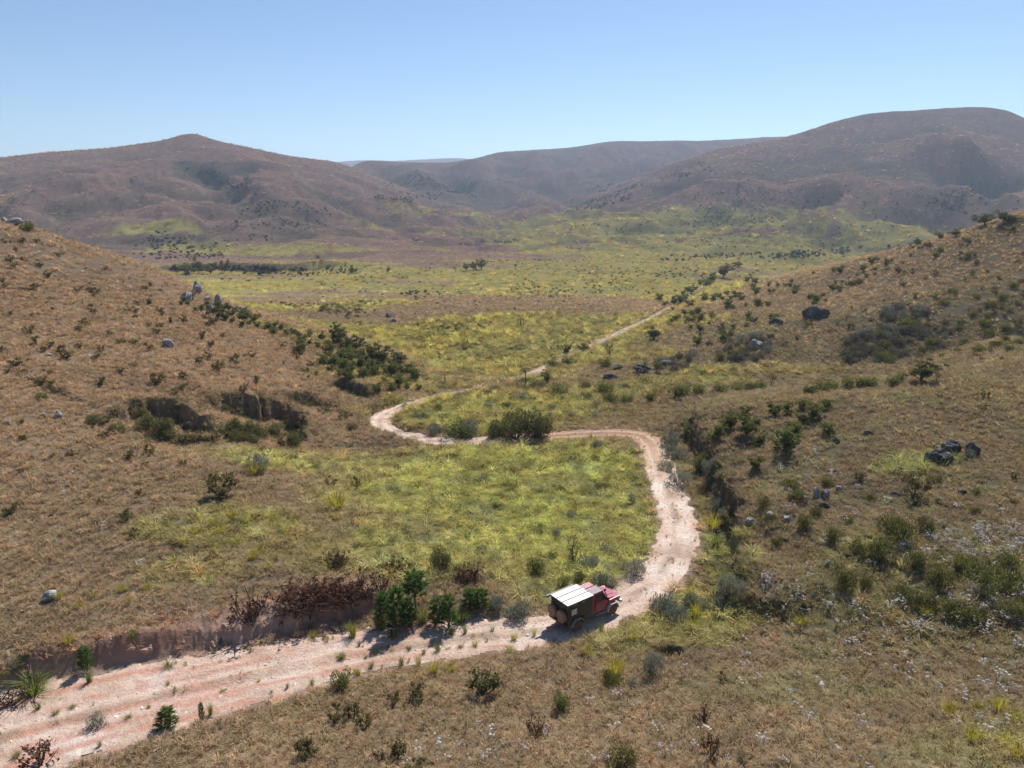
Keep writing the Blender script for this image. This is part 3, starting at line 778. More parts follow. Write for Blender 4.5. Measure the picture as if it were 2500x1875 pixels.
def rough_mat(name, a, b, scale=4.0, rough=.9, bmp=.4, bd=.05, detail=6, metal=0.0, spec=.2, third=None):
    m, nt, out = newmat(name)
    tc = N(nt, 'ShaderNodeTexCoord')
    nz = noise_node(nt, scale, detail, .65, tc.outputs['Object'])
    st = ((.35, a), (.65, b)) if third is None else ((.33, a), (.52, b), (.66, third))
    c = ramp(nt, nz.outputs[0], st).outputs[0]
    p = N(nt, 'ShaderNodeBsdfPrincipled'); p.inputs['Roughness'].default_value = rough; p.inputs['Metallic'].default_value = metal
    p.inputs['Specular IOR Level'].default_value = spec
    nt.links.new(c, p.inputs['Base Color'])
    if bmp: nt.links.new(bump(nt, nz.outputs[0], bmp, bd), p.inputs['Normal'])
    nt.links.new(p.outputs[0], out.inputs[0])
    return m
M_TUFT = leaf_mat('dry_grass_blades', (.2, .14, .07), instancer=True, transl=.42, tint=(1.1, 1.05, .85))
M_SCRUB = leaf_mat('distant_scrub_leaves', (.05, .055, .025), instancer=True, transl=.2)
M_PETAL = leaf_mat('silvery_flower_heads', (.5, .46, .42), instancer=True, transl=.3, tint=(1, .95, .9))
M_BARK = rough_mat('grey_brown_bark', (.06, .045, .035), (.14, .11, .085), 9)
M_SHRUB = leaf_mat('olive_shrub_leaves', (.115, .112, .050), hue2=(.17, .135, .065))
M_TREE = leaf_mat('dark_tree_leaves', (.120, .125, .058), hue2=(.16, .15, .07))
M_GREEN = leaf_mat('fresh_green_leaves', (.125, .150, .058), hue2=(.17, .17, .065), transl=.42)
M_PINE = leaf_mat('pine_needles', (.090, .145, .048), hue2=(.11, .15, .05), transl=.45, tint=(1.0, 1.25, .6))
M_SAGE = leaf_mat('grey_green_sage_leaves', (.20, .215, .165), hue2=(.26, .265, .22), transl=.25, tint=(1, 1, .85))
M_DEAD = leaf_mat('red_brown_dead_leaves', (.105, .050, .032), hue2=(.085, .055, .040), transl=.2, tint=(1.3, .8, .6))
M_OLIVE = leaf_mat('olive_mound_leaves', (.125, .135, .050), hue2=(.12, .115, .05), transl=.35)
M_HEATH = leaf_mat('grey_brown_heath_twigs', (.12, .11, .085), hue2=(.19, .175, .15), transl=.2)
M_YELLOW = leaf_mat('yellow_green_tussock_blades', (.31, .295, .060), hue2=(.40, .32, .060), transl=.45, tint=(1.2, 1.15, .6))
M_LIME = leaf_mat('bright_green_tussock_blades', (.155, .18, .060), hue2=(.22, .215, .08), transl=.45, tint=(1.15, 1.2, .6))
M_STONE = rough_mat('weathered_grey_rock', (.030, .029, .029), (.085, .082, .080), 2.2, .95, 1.0, .2, third=(.21, .205, .20))
M_PALE = rough_mat('pale_lichen_rock', (.12, .12, .12), (.28, .275, .27), 2.2, .95, .7, .1, third=(.48, .47, .46))
M_CLOD = rough_mat('red_earth_clod', (.26, .14, .105), (.42, .28, .22), 3, .95, .7, .06)
M_PEBBLE = leaf_mat('pale_pebbles', (.5, .45, .4), instancer=True, transl=0.0)

# ------------------------------------------------------------------ uncountable growth: points with instances
def proto(name, geo, mats):
    me = geo.mesh(name, mats); o = bpy.data.objects.new(name, me); c = bpy.data.collections.new(name + '_set'); c.objects.link(o); return o
def stuff_points(name, label, pts, rot, scl, tint, idx, protos, category=None):
    me = bpy.data.meshes.new(name)
    n = len(pts)
    me.vertices.add(n); me.vertices.foreach_set('co', np.asarray(pts, dtype=np.float32).ravel())
    a = me.attributes.new('rot', 'FLOAT_VECTOR', 'POINT'); a.data.foreach_set('vector', np.asarray(rot, dtype=np.float32).ravel())
    a = me.attributes.new('scl', 'FLOAT_VECTOR', 'POINT'); a.data.foreach_set('vector', np.asarray(scl, dtype=np.float32).ravel())
    a = me.attributes.new('idx', 'INT', 'POINT'); a.data.foreach_set('value', np.asarray(idx, dtype=np.int32))
    c4 = np.ones((n, 4), dtype=np.float32); c4[:, :3] = tint
    a = me.attributes.new('tint', 'FLOAT_COLOR', 'POINT'); a.data.foreach_set('color', c4.ravel())
    o = bpy.data.objects.new(name, me); COL.objects.link(o)
    col = bpy.data.collections.new(name + '_sources')
    for k, p in enumerate(protos):
        p.name = '%s_%02d' % (name, k); col.objects.link(p)
    ng = bpy.data.node_groups.new(name + '_spread', 'GeometryNodeTree')
    ng.interface.new_socket('Geometry', in_out='INPUT', socket_type='NodeSocketGeometry')
    ng.interface.new_socket('Geometry', in_out='OUTPUT', socket_type='NodeSocketGeometry')
    gi = ng.nodes.new('NodeGroupInput'); go = ng.nodes.new('NodeGroupOutput')
    ci = ng.nodes.new('GeometryNodeCollectionInfo'); ci.inputs[0].default_value = col
    ci.inputs['Separate Children'].default_value = True; ci.inputs['Reset Children'].default_value = True
    iop = ng.nodes.new('GeometryNodeInstanceOnPoints'); iop.inputs['Pick Instance'].default_value = True
    def attr(nm, dt):
        q = ng.nodes.new('GeometryNodeInputNamedAttribute'); q.data_type = dt; q.inputs[0].default_value = nm
        return next(s for s in q.outputs if s.enabled and s.name == 'Attribute')
    L = ng.links.new
    L(gi.outputs[0], iop.inputs['Points']); L(ci.outputs[0], iop.inputs['Instance'])
    L(attr('idx', 'INT'), iop.inputs['Instance Index']); L(attr('rot', 'FLOAT_VECTOR'), iop.inputs['Rotation']); L(attr('scl', 'FLOAT_VECTOR'), iop.inputs['Scale'])
    L(iop.outputs[0], go.inputs[0])
    md = o.modifiers.new('spread', 'NODES'); md.node_group = ng
    o['kind'] = 'stuff'; o['label'] = label
    if category: o['category'] = category
    return o

def tuft_geo(n, h, spread, wid, bend, seed):
    r = np.random.default_rng(seed); g = Geo(); Q = []; T = []
    for k in range(n):
        a = r.uniform(0, 2 * math.pi); d = np.array((math.cos(a), math.sin(a), 0))
        b0 = d * r.uniform(0, spread * .45); hh = h * r.uniform(.55, 1.15); out = spread * r.uniform(.3, 1.0)
        m = b0 + d * out * .45 + np.array((0, 0, hh * .62)); t = b0 + d * out * (1 + bend) + np.array((0, 0, hh * (1 - .35 * bend)))
        p = np.array((-d[1], d[0], 0)); p = p * math.cos(.9 * r.normal()) + d * math.sin(.9 * r.normal()) * .7; w = wid * r.uniform(.7, 1.3)
        Q.append([b0 - p * w * .5, b0 + p * w * .5, m + p * w * .45, m - p * w * .45])
        T.append([m - p * w * .45, m + p * w * .45, t])
    g.quads(Q); g.tris(T); return g

def band_points(r0, r1, dens, az=43.5):
    A = R(2 * az) * .5 * (r1 ** 2 - r0 ** 2); n = int(A * dens)
    r = np.sqrt(rng.uniform(r0 ** 2, r1 ** 2, n)); a = rng.uniform(-R(az), R(az), n)
    return r * np.sin(a), r * np.cos(a)

def build_grass():
    xs = []; ys = []; sc = []
    for r0, r1, d, s in ((17, 42, 14., .9), (42, 68, 11., .95), (68, 105, 6., 1.2), (105, 160, 2.8, 1.55), (160, 300, .8, 2.0), (300, 700, .10, 4.0), (700, 1500, .022, 8.5)):
        x, y = band_points(r0, r1, d); xs.append(x); ys.append(y); sc.append(np.full(len(x), s))
    x = np.concatenate(xs); y = np.concatenate(ys); s = np.concatenate(sc)
    rd = grid_sample(RD, x, y) + fbm(x / 1.7, y / 1.7, 91, 3) * .5 + (1 - road_seen(np.hypot(x, y))) * 1.6
    stp = grid_sample(STEEP, x, y); sl = grid_sample(SLOPE, x, y)
    r = np.hypot(x, y)
    keep = (rd > rng.uniform(0.0, .7, len(x))) & ((stp < .45) | ((r > 56) & (rng.uniform(size=len(x)) < .45))) & (sl < 66)
    # thin growth on the bare strip beside the track
    keep &= ~((grid_sample(LUSH, x, y) > .5) & (rng.uniform(size=len(x)) < .45))
    x, y, s, r, rd = x[keep], y[keep], s[keep], r[keep], rd[keep]
    z = grid_sample(GZ, x, y) - .03
    col = grid_sample(VEG, x, y); lush = grid_sample(LUSH, x, y)
    n = len(x)
    green = lush > rng.uniform(.15, .85, n)
    base = col * (1 + .20 * rng.normal(size=(n, 1))).clip(.5, 1.6) * (1 + .035 * rng.normal(size=(n, 3)))
    # single straw, rusty and grey tufts among the rest
    q = rng.uniform(size=n)
    base[q < .10] = base[q < .10] * C(1.25, 1.22, 1.2)
    base[(q > .10) & (q < .2)] *= C(1.06, .92, .85)
    base[(q > .2) & (q < .27)] *= C(.68, .72, .75)
    near_edge = (rd < 1.6) & ~green
    jit = np.where(green, rng.uniform(.5, 1.45, n), 1.0)
    fr_ = sstep(260, 420, r)
    jit = jit * (1 - fr_) + np.where(green, rng.uniform(.6, 1.1, n), 1.0) * fr_
    base = np.clip(base * np.where(green, 1.62 - .5 * fr_, 1.58 - .25 * fr_)[:, None] * jit[:, None], .012, .8)
    wind = rng.normal(size=(n, 2)) * .16
    patch = np.clip(1 + .35 * fbm(x / 4.5, y / 4.5, 61, 3), .5, 1.5)
    sz = s * rng.uniform(.55, 1.3, n) * np.where(s > 3, .55 + .75 * rng.uniform(size=n) ** 2, 1) * patch * np.where(green, rng.uniform(.8, 1.55, n), 1.0)
    scl = np.stack([sz, sz, sz * rng.uniform(.75, 1.2, n) * np.where(s > 3, .5, 1.0)], 1)
    rot = np.stack([wind[:, 0], wind[:, 1], rng.uniform(0, 6.28, n)], 1)
    P_ = np.stack([x, y, z], 1)
    # growth clinging to the walls of the gullies
    wx, wy = band_points(34, 135, 14., 40)
    wsl = grid_sample(SLOPE, wx, wy); wst = grid_sample(STEEP, wx, wy); wrd = grid_sample(RD, wx, wy)
    pink = (np.hypot(wx, wy) < 56) & (wx < 4)
    k = (wsl > 30) & (wrd > .4) & (rng.uniform(size=len(wx)) < np.where(pink, .04, .40))
    wx, wy = wx[k], wy[k]; m = len(wx)
    wc = grid_sample(VEG, wx, wy) * .4 + C(.17, .13, .075) * .6
    wc = np.where(rng.uniform(size=(m, 1)) < .3, C(.13, .14, .06), wc) * rng.uniform(.6, 1.7, (m, 1))
    wz = grid_sample(GZ, wx, wy) - .05; ws = rng.uniform(.9, 2.1, m)
    P_ = np.concatenate([P_, np.stack([wx, wy, wz], 1)]); rot = np.concatenate([rot, np.stack([rng.uniform(.1, .7, m), rng.normal(size=m) * .3, rng.normal(size=m) * .5], 1)])
    scl = np.concatenate([scl, np.stack([ws, ws, ws], 1)]); base = np.concatenate([base, wc * 1.3]); green = np.concatenate([green, np.zeros(m, bool)])
    dry = [proto('dry', tuft_geo(20, .34, .30, .034, .4, 100 + k), [M_TUFT]) for k in range(5)]
    lus = [proto('lush', tuft_geo(32, .46, .42, .032, .6, 200 + k), [M_TUFT]) for k in range(5)]
    for nm, lb, mk, pr in (('dry_grass', 'brown dry grass covering the slopes', ~green, dry), ('green_grass', 'yellow green grass covering the meadow and valley floor', green, lus)):
        stuff_points(nm, lb, P_[mk], rot[mk], scl[mk], base[mk], rng.integers(0, 5, mk.sum()), pr, 'grass')
    # sprigs on the crown and the shoulders of the track
    i = rng.integers(0, len(ROAD), 5200); t = np.gradient(ROAD[:, :2], axis=0); t /= np.linalg.norm(t, axis=1, keepdims=True)
    o = np.where(rng.uniform(size=len(i)) < .55, rng.normal(size=len(i)) * .22, (rng.uniform(.28, .5, len(i)) * rng.choice([-1, 1], len(i))) * ROAD[i, 4])
    x = ROAD[i, 0] - t[i, 1] * o; y = ROAD[i, 1] + t[i, 0] * o
    k = (fbm(x / 2.6, y / 2.6, 99, 3) > rng.uniform(-.1, .6, len(x))) & (np.hypot(x - 5.2, y - 42.5) > 3.2)
    x, y = x[k], y[k]; n = len(x); sz = rng.uniform(.25, .62, n)
    tint = np.where(rng.uniform(size=(n, 1)) < .5, C(.30, .25, .13), C(.23, .25, .085)) * rng.uniform(.6, 1.4, (n, 1))
    stuff_points('track_grass', 'thin grass sprigs on the crown and shoulders of the track', np.stack([x, y, grid_sample(GZ, x, y) + .03], 1), np.stack([rng.normal(size=n) * .2, rng.normal(size=n) * .2, rng.uniform(0, 6.28, n)], 1), np.stack([sz, sz, sz], 1), tint, rng.integers(0, 3, n), [proto('sprig', tuft_geo(16, .5, .3, .04, .4, 260 + q), [M_TUFT]) for q in range(3)], 'grass')
build_grass()

# ------------------------------------------------------------------ countable plants
def norm_geo(*gs):
    """bring the joint shape of the parts to a unit box standing on z = 0"""
    V = np.concatenate([np.concatenate(g.v) for g in gs if g.v])
    h = np.percentile(V[:, 2], 99.3); w = max(np.percentile(np.abs(V[:, 0]), 98), np.percentile(np.abs(V[:, 1]), 98)) * 2
    for g in gs: g.v = [v / np.array((w, w, h), dtype=np.float32) for v in g.v]
    return h, w

def limb(p, q, r, sag=.12, n=4):
    p = np.asarray(p, float); q = np.asarray(q, float); t = np.linspace(0, 1, n)[:, None]
    k = np.linalg.norm(q - p)
    return p + (q - p) * t + np.sin(t * math.pi) * r.normal(size=3) * sag * k

def grow_shrub(seed, ns=6, clumps=3, leaves=26, lsz=.15, spread=.62, h=1.2, cr=.19, low=.35):
    r = np.random.default_rng(seed); s = Geo(); f = Geo()
    for k in range(ns):
        a = 2 * math.pi * (k + r.uniform(-.4, .4)) / ns; o = spread * r.uniform(.35, 1.05)
        tip = np.array((math.cos(a) * o, math.sin(a) * o, h * r.uniform(.55, 1.0)))
        L = limb((r.normal() * .04, r.normal() * .04, -.05), tip, r)
        s.tube(L, np.linspace(.030, .012, len(L)), 4)
        for c in range(clumps):
            t = r.uniform(low, 1.0); i = t * (len(L) - 1); i0 = min(int(i), len(L) - 2)
            ctr = L[i0] + (L[i0 + 1] - L[i0]) * (i - i0) + r.normal(size=3) * .10 * np.array((1, 1, .6)) + np.array((0, 0, .05))
            s.tube([L[i0], ctr], [.012, .006], 3)
            f.quads(leaf_quads(blob(ctr, cr * r.uniform(.7, 1.3), leaves, r, .8, .3), lsz, .6, r, .5))
    return s, f

def grow_tree(seed, h=3.0, w=1.35, nl=6, clumps=5, leaves=42, lsz=.20, flat=.6, trunk=.35, lean=.25):
    r = np.random.default_rng(seed); s = Geo(); f = Geo()
    top = np.array((r.normal() * lean * .5, r.normal() * lean * .5, h * trunk))
    L = limb((0, 0, -.1), top, r, .06, 5); s.tube(L, np.linspace(.11, .075, 5), 6)
    for k in range(nl):
        a = 2 * math.pi * (k + r.uniform(-.4, .4)) / nl; o = w * r.uniform(.25, .95)
        tip = np.array((math.cos(a) * o + top[0], math.sin(a) * o + top[1], h * r.uniform(trunk + .22, .98)))
        st = L[-1] if k % 2 else L[-2]
        B = limb(st, tip, r, .12, 5); s.tube(B, np.linspace(.06, .02, 5), 5)
        for c in range(clumps):
            t = r.uniform(.3, 1.05); i = min(t * 4, 3.999); i0 = int(i)
            ctr = B[i0] + (B[i0 + 1] - B[i0]) * (i - i0) + r.normal(size=3) * np.array((.24, .24, .12))
            s.tube([B[i0], ctr], [.02, .008], 3)
            f.quads(leaf_quads(blob(ctr, .36 * r.uniform(.6, 1.2), leaves, r, flat, .35), lsz, .6, r, .4))
    return s, f

def grow_mound(seed, n=1500, lsz=.11, rough_=.35, up=.6, stems=10, spike=0.0):
    """dense low bush: leaves through an uneven dome"""
    r = np.random.default_rng(seed); s = Geo(); f = Geo()
    lob = [(r.uniform(-.55, .55), r.uniform(-.55, .55), r.uniform(.25, .6), r.uniform(.3, .55)) for _ in range(11)]
    per = n // len(lob)
    for x, y, z, rad in lob:
        f.quads(leaf_quads(blob((x, y, z), rad, per, r, .85, .55), lsz, .5, r, up))
        if spike:
            b = blob((x, y, z), rad * .95, 26, r, .9, .8); b = b[b[:, 2] > z]
            for q in b: f.tris([[q + (-.025, 0, -.05), q + (.025, 0, -.05), q + r.normal(size=3) * .04 + np.array((0, 0, spike))]])
    for g in (f,):
        for v in g.v: v[:, 2] = np.maximum(v[:, 2], 0.0)
    for k in range(stems):
        a = r.uniform(0, 6.28); s.tube(limb((0, 0, -.05), (math.cos(a) * .55, math.sin(a) * .55, r.uniform(.3, .75)), r, .1, 3), (.03, .02, .01), 4)
    return s, f

def grow_tussock(seed, n=95, h=.9, spread=.75, wid=.035):
    g = tuft_geo(n, h, spread, wid, .65, seed); s = Geo()
    s.tube([(0, 0, -.05), (0, 0, .06)], [.1, .04], 5)
    return s, g

def grow_pine(seed, h=2.6, w=.8, bare=.38, tiers=6):
    r = np.random.default_rng(seed); s = Geo(); f = Geo()
    s.tube(limb((0, 0, -.1), (r.normal() * .05, r.normal() * .05, h * .97), r, .02, 6), np.linspace(.05, .014, 6), 5)
    def brush(p, d, ln, k):
        d = d / np.linalg.norm(d)
        for _ in range(k):
            t = r.uniform(0, 1); b = p + d * ln * t
            n_ = d * .8 + r.normal(size=3) * .75; n_ /= np.linalg.norm(n_); q = np.cross(n_, r.normal(size=3)); q /= np.linalg.norm(q)
            f.tris([[b - q * .022, b + q * .022, b + n_ * .24 * r.uniform(.7, 1.2)]])
    for t in range(tiers):
        z = h * (bare + (1 - bare) * t / tiers); ln = w * .62 * (1 - .55 * t / tiers)
        for k in range(5):
            a = 2 * math.pi * (k + r.uniform(-.3, .3) + t * .4) / 5; d = np.array((math.cos(a), math.sin(a), .75))
            p = np.array((0, 0, z)); e = p + d * ln
            s.tube([p, (p + e) / 2 + (0, 0, -.03), e], (.02, .014, .008), 4)
            brush(p + d * ln * .35, d + (0, 0, .25), ln * .85, 46)
    brush(np.array((0, 0, h * .88)), np.array((0, 0, 1.)), h * .14, 60)
    return s, f

def grow_dead(seed, n=110, leaves=900):
    r = np.random.default_rng(seed); s = Geo(); f = Geo()
    for k in range(n):
        a = r.uniform(0, 6.28); b = np.array((r.uniform(-.6, .6), r.uniform(-.45, .45), 0)); o = r.uniform(.2, .8)
        L = limb(b, b + np.array((math.cos(a) * o, math.sin(a) * o, r.uniform(.15, .75))), r, .2, 4)
        s.tube(L, np.linspace(.014, .005, 4), 3)
        f.quads(leaf_quads(blob(L[r.integers(1, 4)], .14, leaves // n + 1, r, .8, .1), .13, .45, r, .3))
    return s, f

def grow_bare(seed, h=2.2):
    r = np.random.default_rng(seed); s = Geo(); f = Geo()
    T = limb((0, 0, -.1), (r.normal() * .2, r.normal() * .2, h * .6), r, .12, 6); s.tube(T, np.linspace(.075, .04, 6), 5)
    for k in range(11):
        i = r.integers(2, 6); a = r.uniform(0, 6.28); o = r.uniform(.3, .8)
        L = limb(T[i], T[i] + np.array((math.cos(a) * o, math.sin(a) * o, r.uniform(.3, .9))), r, .2, 4); s.tube(L, np.linspace(.035, .012, 4), 4)
        for q in range(4):
            e = L[r.integers(1, 4)]; t = e + r.normal(size=3) * .22 + np.array((0, 0, .15)); s.tube([e, t], (.014, .005), 3)
            f.quads(leaf_quads(blob(t, .13, 7, r, .8, .1), .12, .5, r, .3))
    return s, f

def grow_fern(seed, h=2.2):
    r = np.random.default_rng(seed); s = Geo(); f = Geo()
    s.tube(limb((0, 0, -.1), (r.normal() * .08, r.normal() * .08, h), r, .02, 5), (.10, .09, .085, .085, .10), 7)
    for k in range(13):
        a = 2 * math.pi * (k + r.uniform(-.2, .2)) / 13; d = np.array((math.cos(a), math.sin(a), 0)); p = np.array((-d[1], d[0], 0))
        pts = [np.array((0, 0, h)) + d * t * 1.05 + np.array((0, 0, .26 * math.sin(t * 2.2) - .30 * t * t)) for t in (0, .3, .6, .85, 1.0)]
        wd = (.04, .16, .18, .11, .01)
        for i in range(4):
            f.quads([[pts[i] - p * wd[i], pts[i] + p * wd[i], pts[i + 1] + p * wd[i + 1], pts[i + 1] - p * wd[i + 1]]])
    return s, f

KIND = {
    # kind: (object name, category, name of woody part, name of leafy part, list of makers, leaf material)
    'shrub': ('shrub', 'shrub', 'stem', 'foliage', [lambda q=q: grow_shrub(300 + q) for q in range(5)], M_SHRUB),
    'twiggy': ('twiggy_shrub', 'shrub', 'stem', 'foliage', [lambda q=q: grow_shrub(330 + q, 9, 3, 9, .12) for q in range(3)], M_DEAD),
    'tree': ('tree', 'tree', 'trunk', 'crown', [lambda q=q: grow_tree(340 + q, 3.0, 1.35, 8, 6, 42, .20, .7, .2) for q in range(4)], M_TREE),
    'thorn': ('small_tree', 'tree', 'trunk', 'crown', [lambda q=q: grow_tree(350 + q, 2.2, 1.15, 8, 6, 40, .19, .7, .16) for q in range(4)], M_GREEN),
    'bush': ('leafy_bush', 'bush', 'stem', 'foliage', [lambda q=q: grow_mound(360 + q) for q in range(4)], M_GREEN),
    'darkbush': ('dense_bush', 'bush', 'stem', 'foliage', [lambda q=q: grow_mound(370 + q, 2200, .10) for q in range(3)], M_TREE),
    'mound': ('heath_mound', 'bush', 'stem', 'foliage', [lambda q=q: grow_mound(380 + q, 1500, .10, .4, 1.1, 6, .16) for q in range(4)], M_OLIVE),
    'sage': ('sage_bush', 'bush', 'stem', 'foliage', [lambda q=q: grow_mound(390 + q, 1300, .10, .4, .9, 6, .10) for q in range(4)], M_SAGE),
    'heath': ('grey_heath', 'bush', 'stem', 'foliage', [lambda q=q: grow_mound(400 + q, 1000, .12, .5, .5, 8, .10) for q in range(3)], M_HEATH),
    'yellow': ('grass_tussock', 'tussock', 'base', 'blades', [lambda q=q: grow_tussock(410 + q) for q in range(4)], M_YELLOW),
    'lime': ('green_tussock', 'tussock', 'base', 'blades', [lambda q=q: grow_tussock(420 + q, 95, 1.0, .6) for q in range(4)], M_LIME),
    'pine': ('pine_sapling', 'pine', 'trunk', 'needles', [lambda q=q: grow_pine(430 + q, 2.6, .8, .12, 7) for q in range(3)], M_PINE),
    'talltree': ('young_pine_tree', 'pine', 'trunk', 'crown', [lambda q=q: grow_pine(440 + q, 2.6, 1.0, .42, 7) for q in range(1)], M_PINE),
    'dead': ('dead_brush', 'brush', 'twigs', 'dry_leaves', [lambda q=q: grow_dead(450 + q) for q in range(2)], M_DEAD),
    'bare': ('spindly_tree', 'tree', 'trunk', 'crown', [lambda q=q: grow_bare(460 + q) for q in range(3)], M_SHRUB),
    'fern': ('tree_fern', 'tree fern', 'trunk', 'fronds', [lambda q=q: grow_fern(470 + q) for q in range(2)], M_SHRUB),
}
_cache = {}
def plant_mesh(kind, var, split):
    key = (kind, var)
    if key not in _cache:
        nm, cat, wn_, ln_, makers, lm = KIND[kind]
        s, f = makers[var](); norm_geo(s, f)
        ms = s.mesh(wn_, [M_BARK]); mf = f.mesh(ln_, [lm])
        j = Geo(); j.v = s.v + f.v; j.n = s.n + f.n
        j.f = s.f + [tuple(i + s.n for i in q) for q in f.f]; j.m = [0] * len(s.f) + [1] * len(f.f)
        _cache[key] = (ms, mf, j.mesh(nm, [M_BARK, lm]))
    return _cache[key]
def depth_of(h):
    return h[1] * CP + (CAM_Z - h[2]) * SP
COUNT = {}
def plant(kind, U, V, hpx, wpx=None, label=None, group=None, sink=.04, split_at=24):
    h = hit(U, V)
    if h is None or grid_sample(RD, h[0:1], h[1:2])[0] < -1.6 and kind not in ('yellow', 'lime', 'sage', 'twiggy', 'pine'): return None
    d = depth_of(h) / 1535.0
    hh = hpx * d * 1.05; ww = (wpx if wpx else hpx * 1.05) * d
    nm, cat, wn_, ln_, makers, lm = KIND[kind]
    var = int(rng.integers(0, len(makers)))
    ms, mf, mj = plant_mesh(kind, var, True)
    if hpx >= split_at:
        o = bpy.data.objects.new(nm, None); COL.objects.link(o); o.empty_display_size = .2
        for me, pn in ((ms, wn_), (mf, ln_)):
            c = bpy.data.objects.new(pn, me); COL.objects.link(c); c.parent = o
    else:
        o = bpy.data.objects.new(nm, mj); COL.objects.link(o)
    o.location = (h[0], h[1], h[2] - sink)
    o.rotation_euler = (rng.normal() * .04, rng.normal() * .04, rng.uniform(0, 6.28))
    o.scale = (ww, ww * rng.uniform(.85, 1.1), hh)
    o['label'] = label; o['category'] = cat
    if group: o['group'] = group
    COUNT[kind] = COUNT.get(kind, 0) + 1
    return o

# view notes: origin of each enlarged look at the photograph, 0.36 view pixels per note unit
VO = {4: (0, 619.4), 5: (707.8, 619.4), 6: (1415.7, 619.4), 7: (0, 1061.8), 8: (707.8, 1061.8), 9: (1415.7, 1061.8), 3: (1415.7, 177), 2: (707.8, 177)}
def note(kind, view, x, y, h, w=None, label=None, group=None):
    o = VO[view]
    return plant(kind, o[0] + .36 * x, o[1] + .36 * y, .36 * h, None if w is None else .36 * w, label, group)

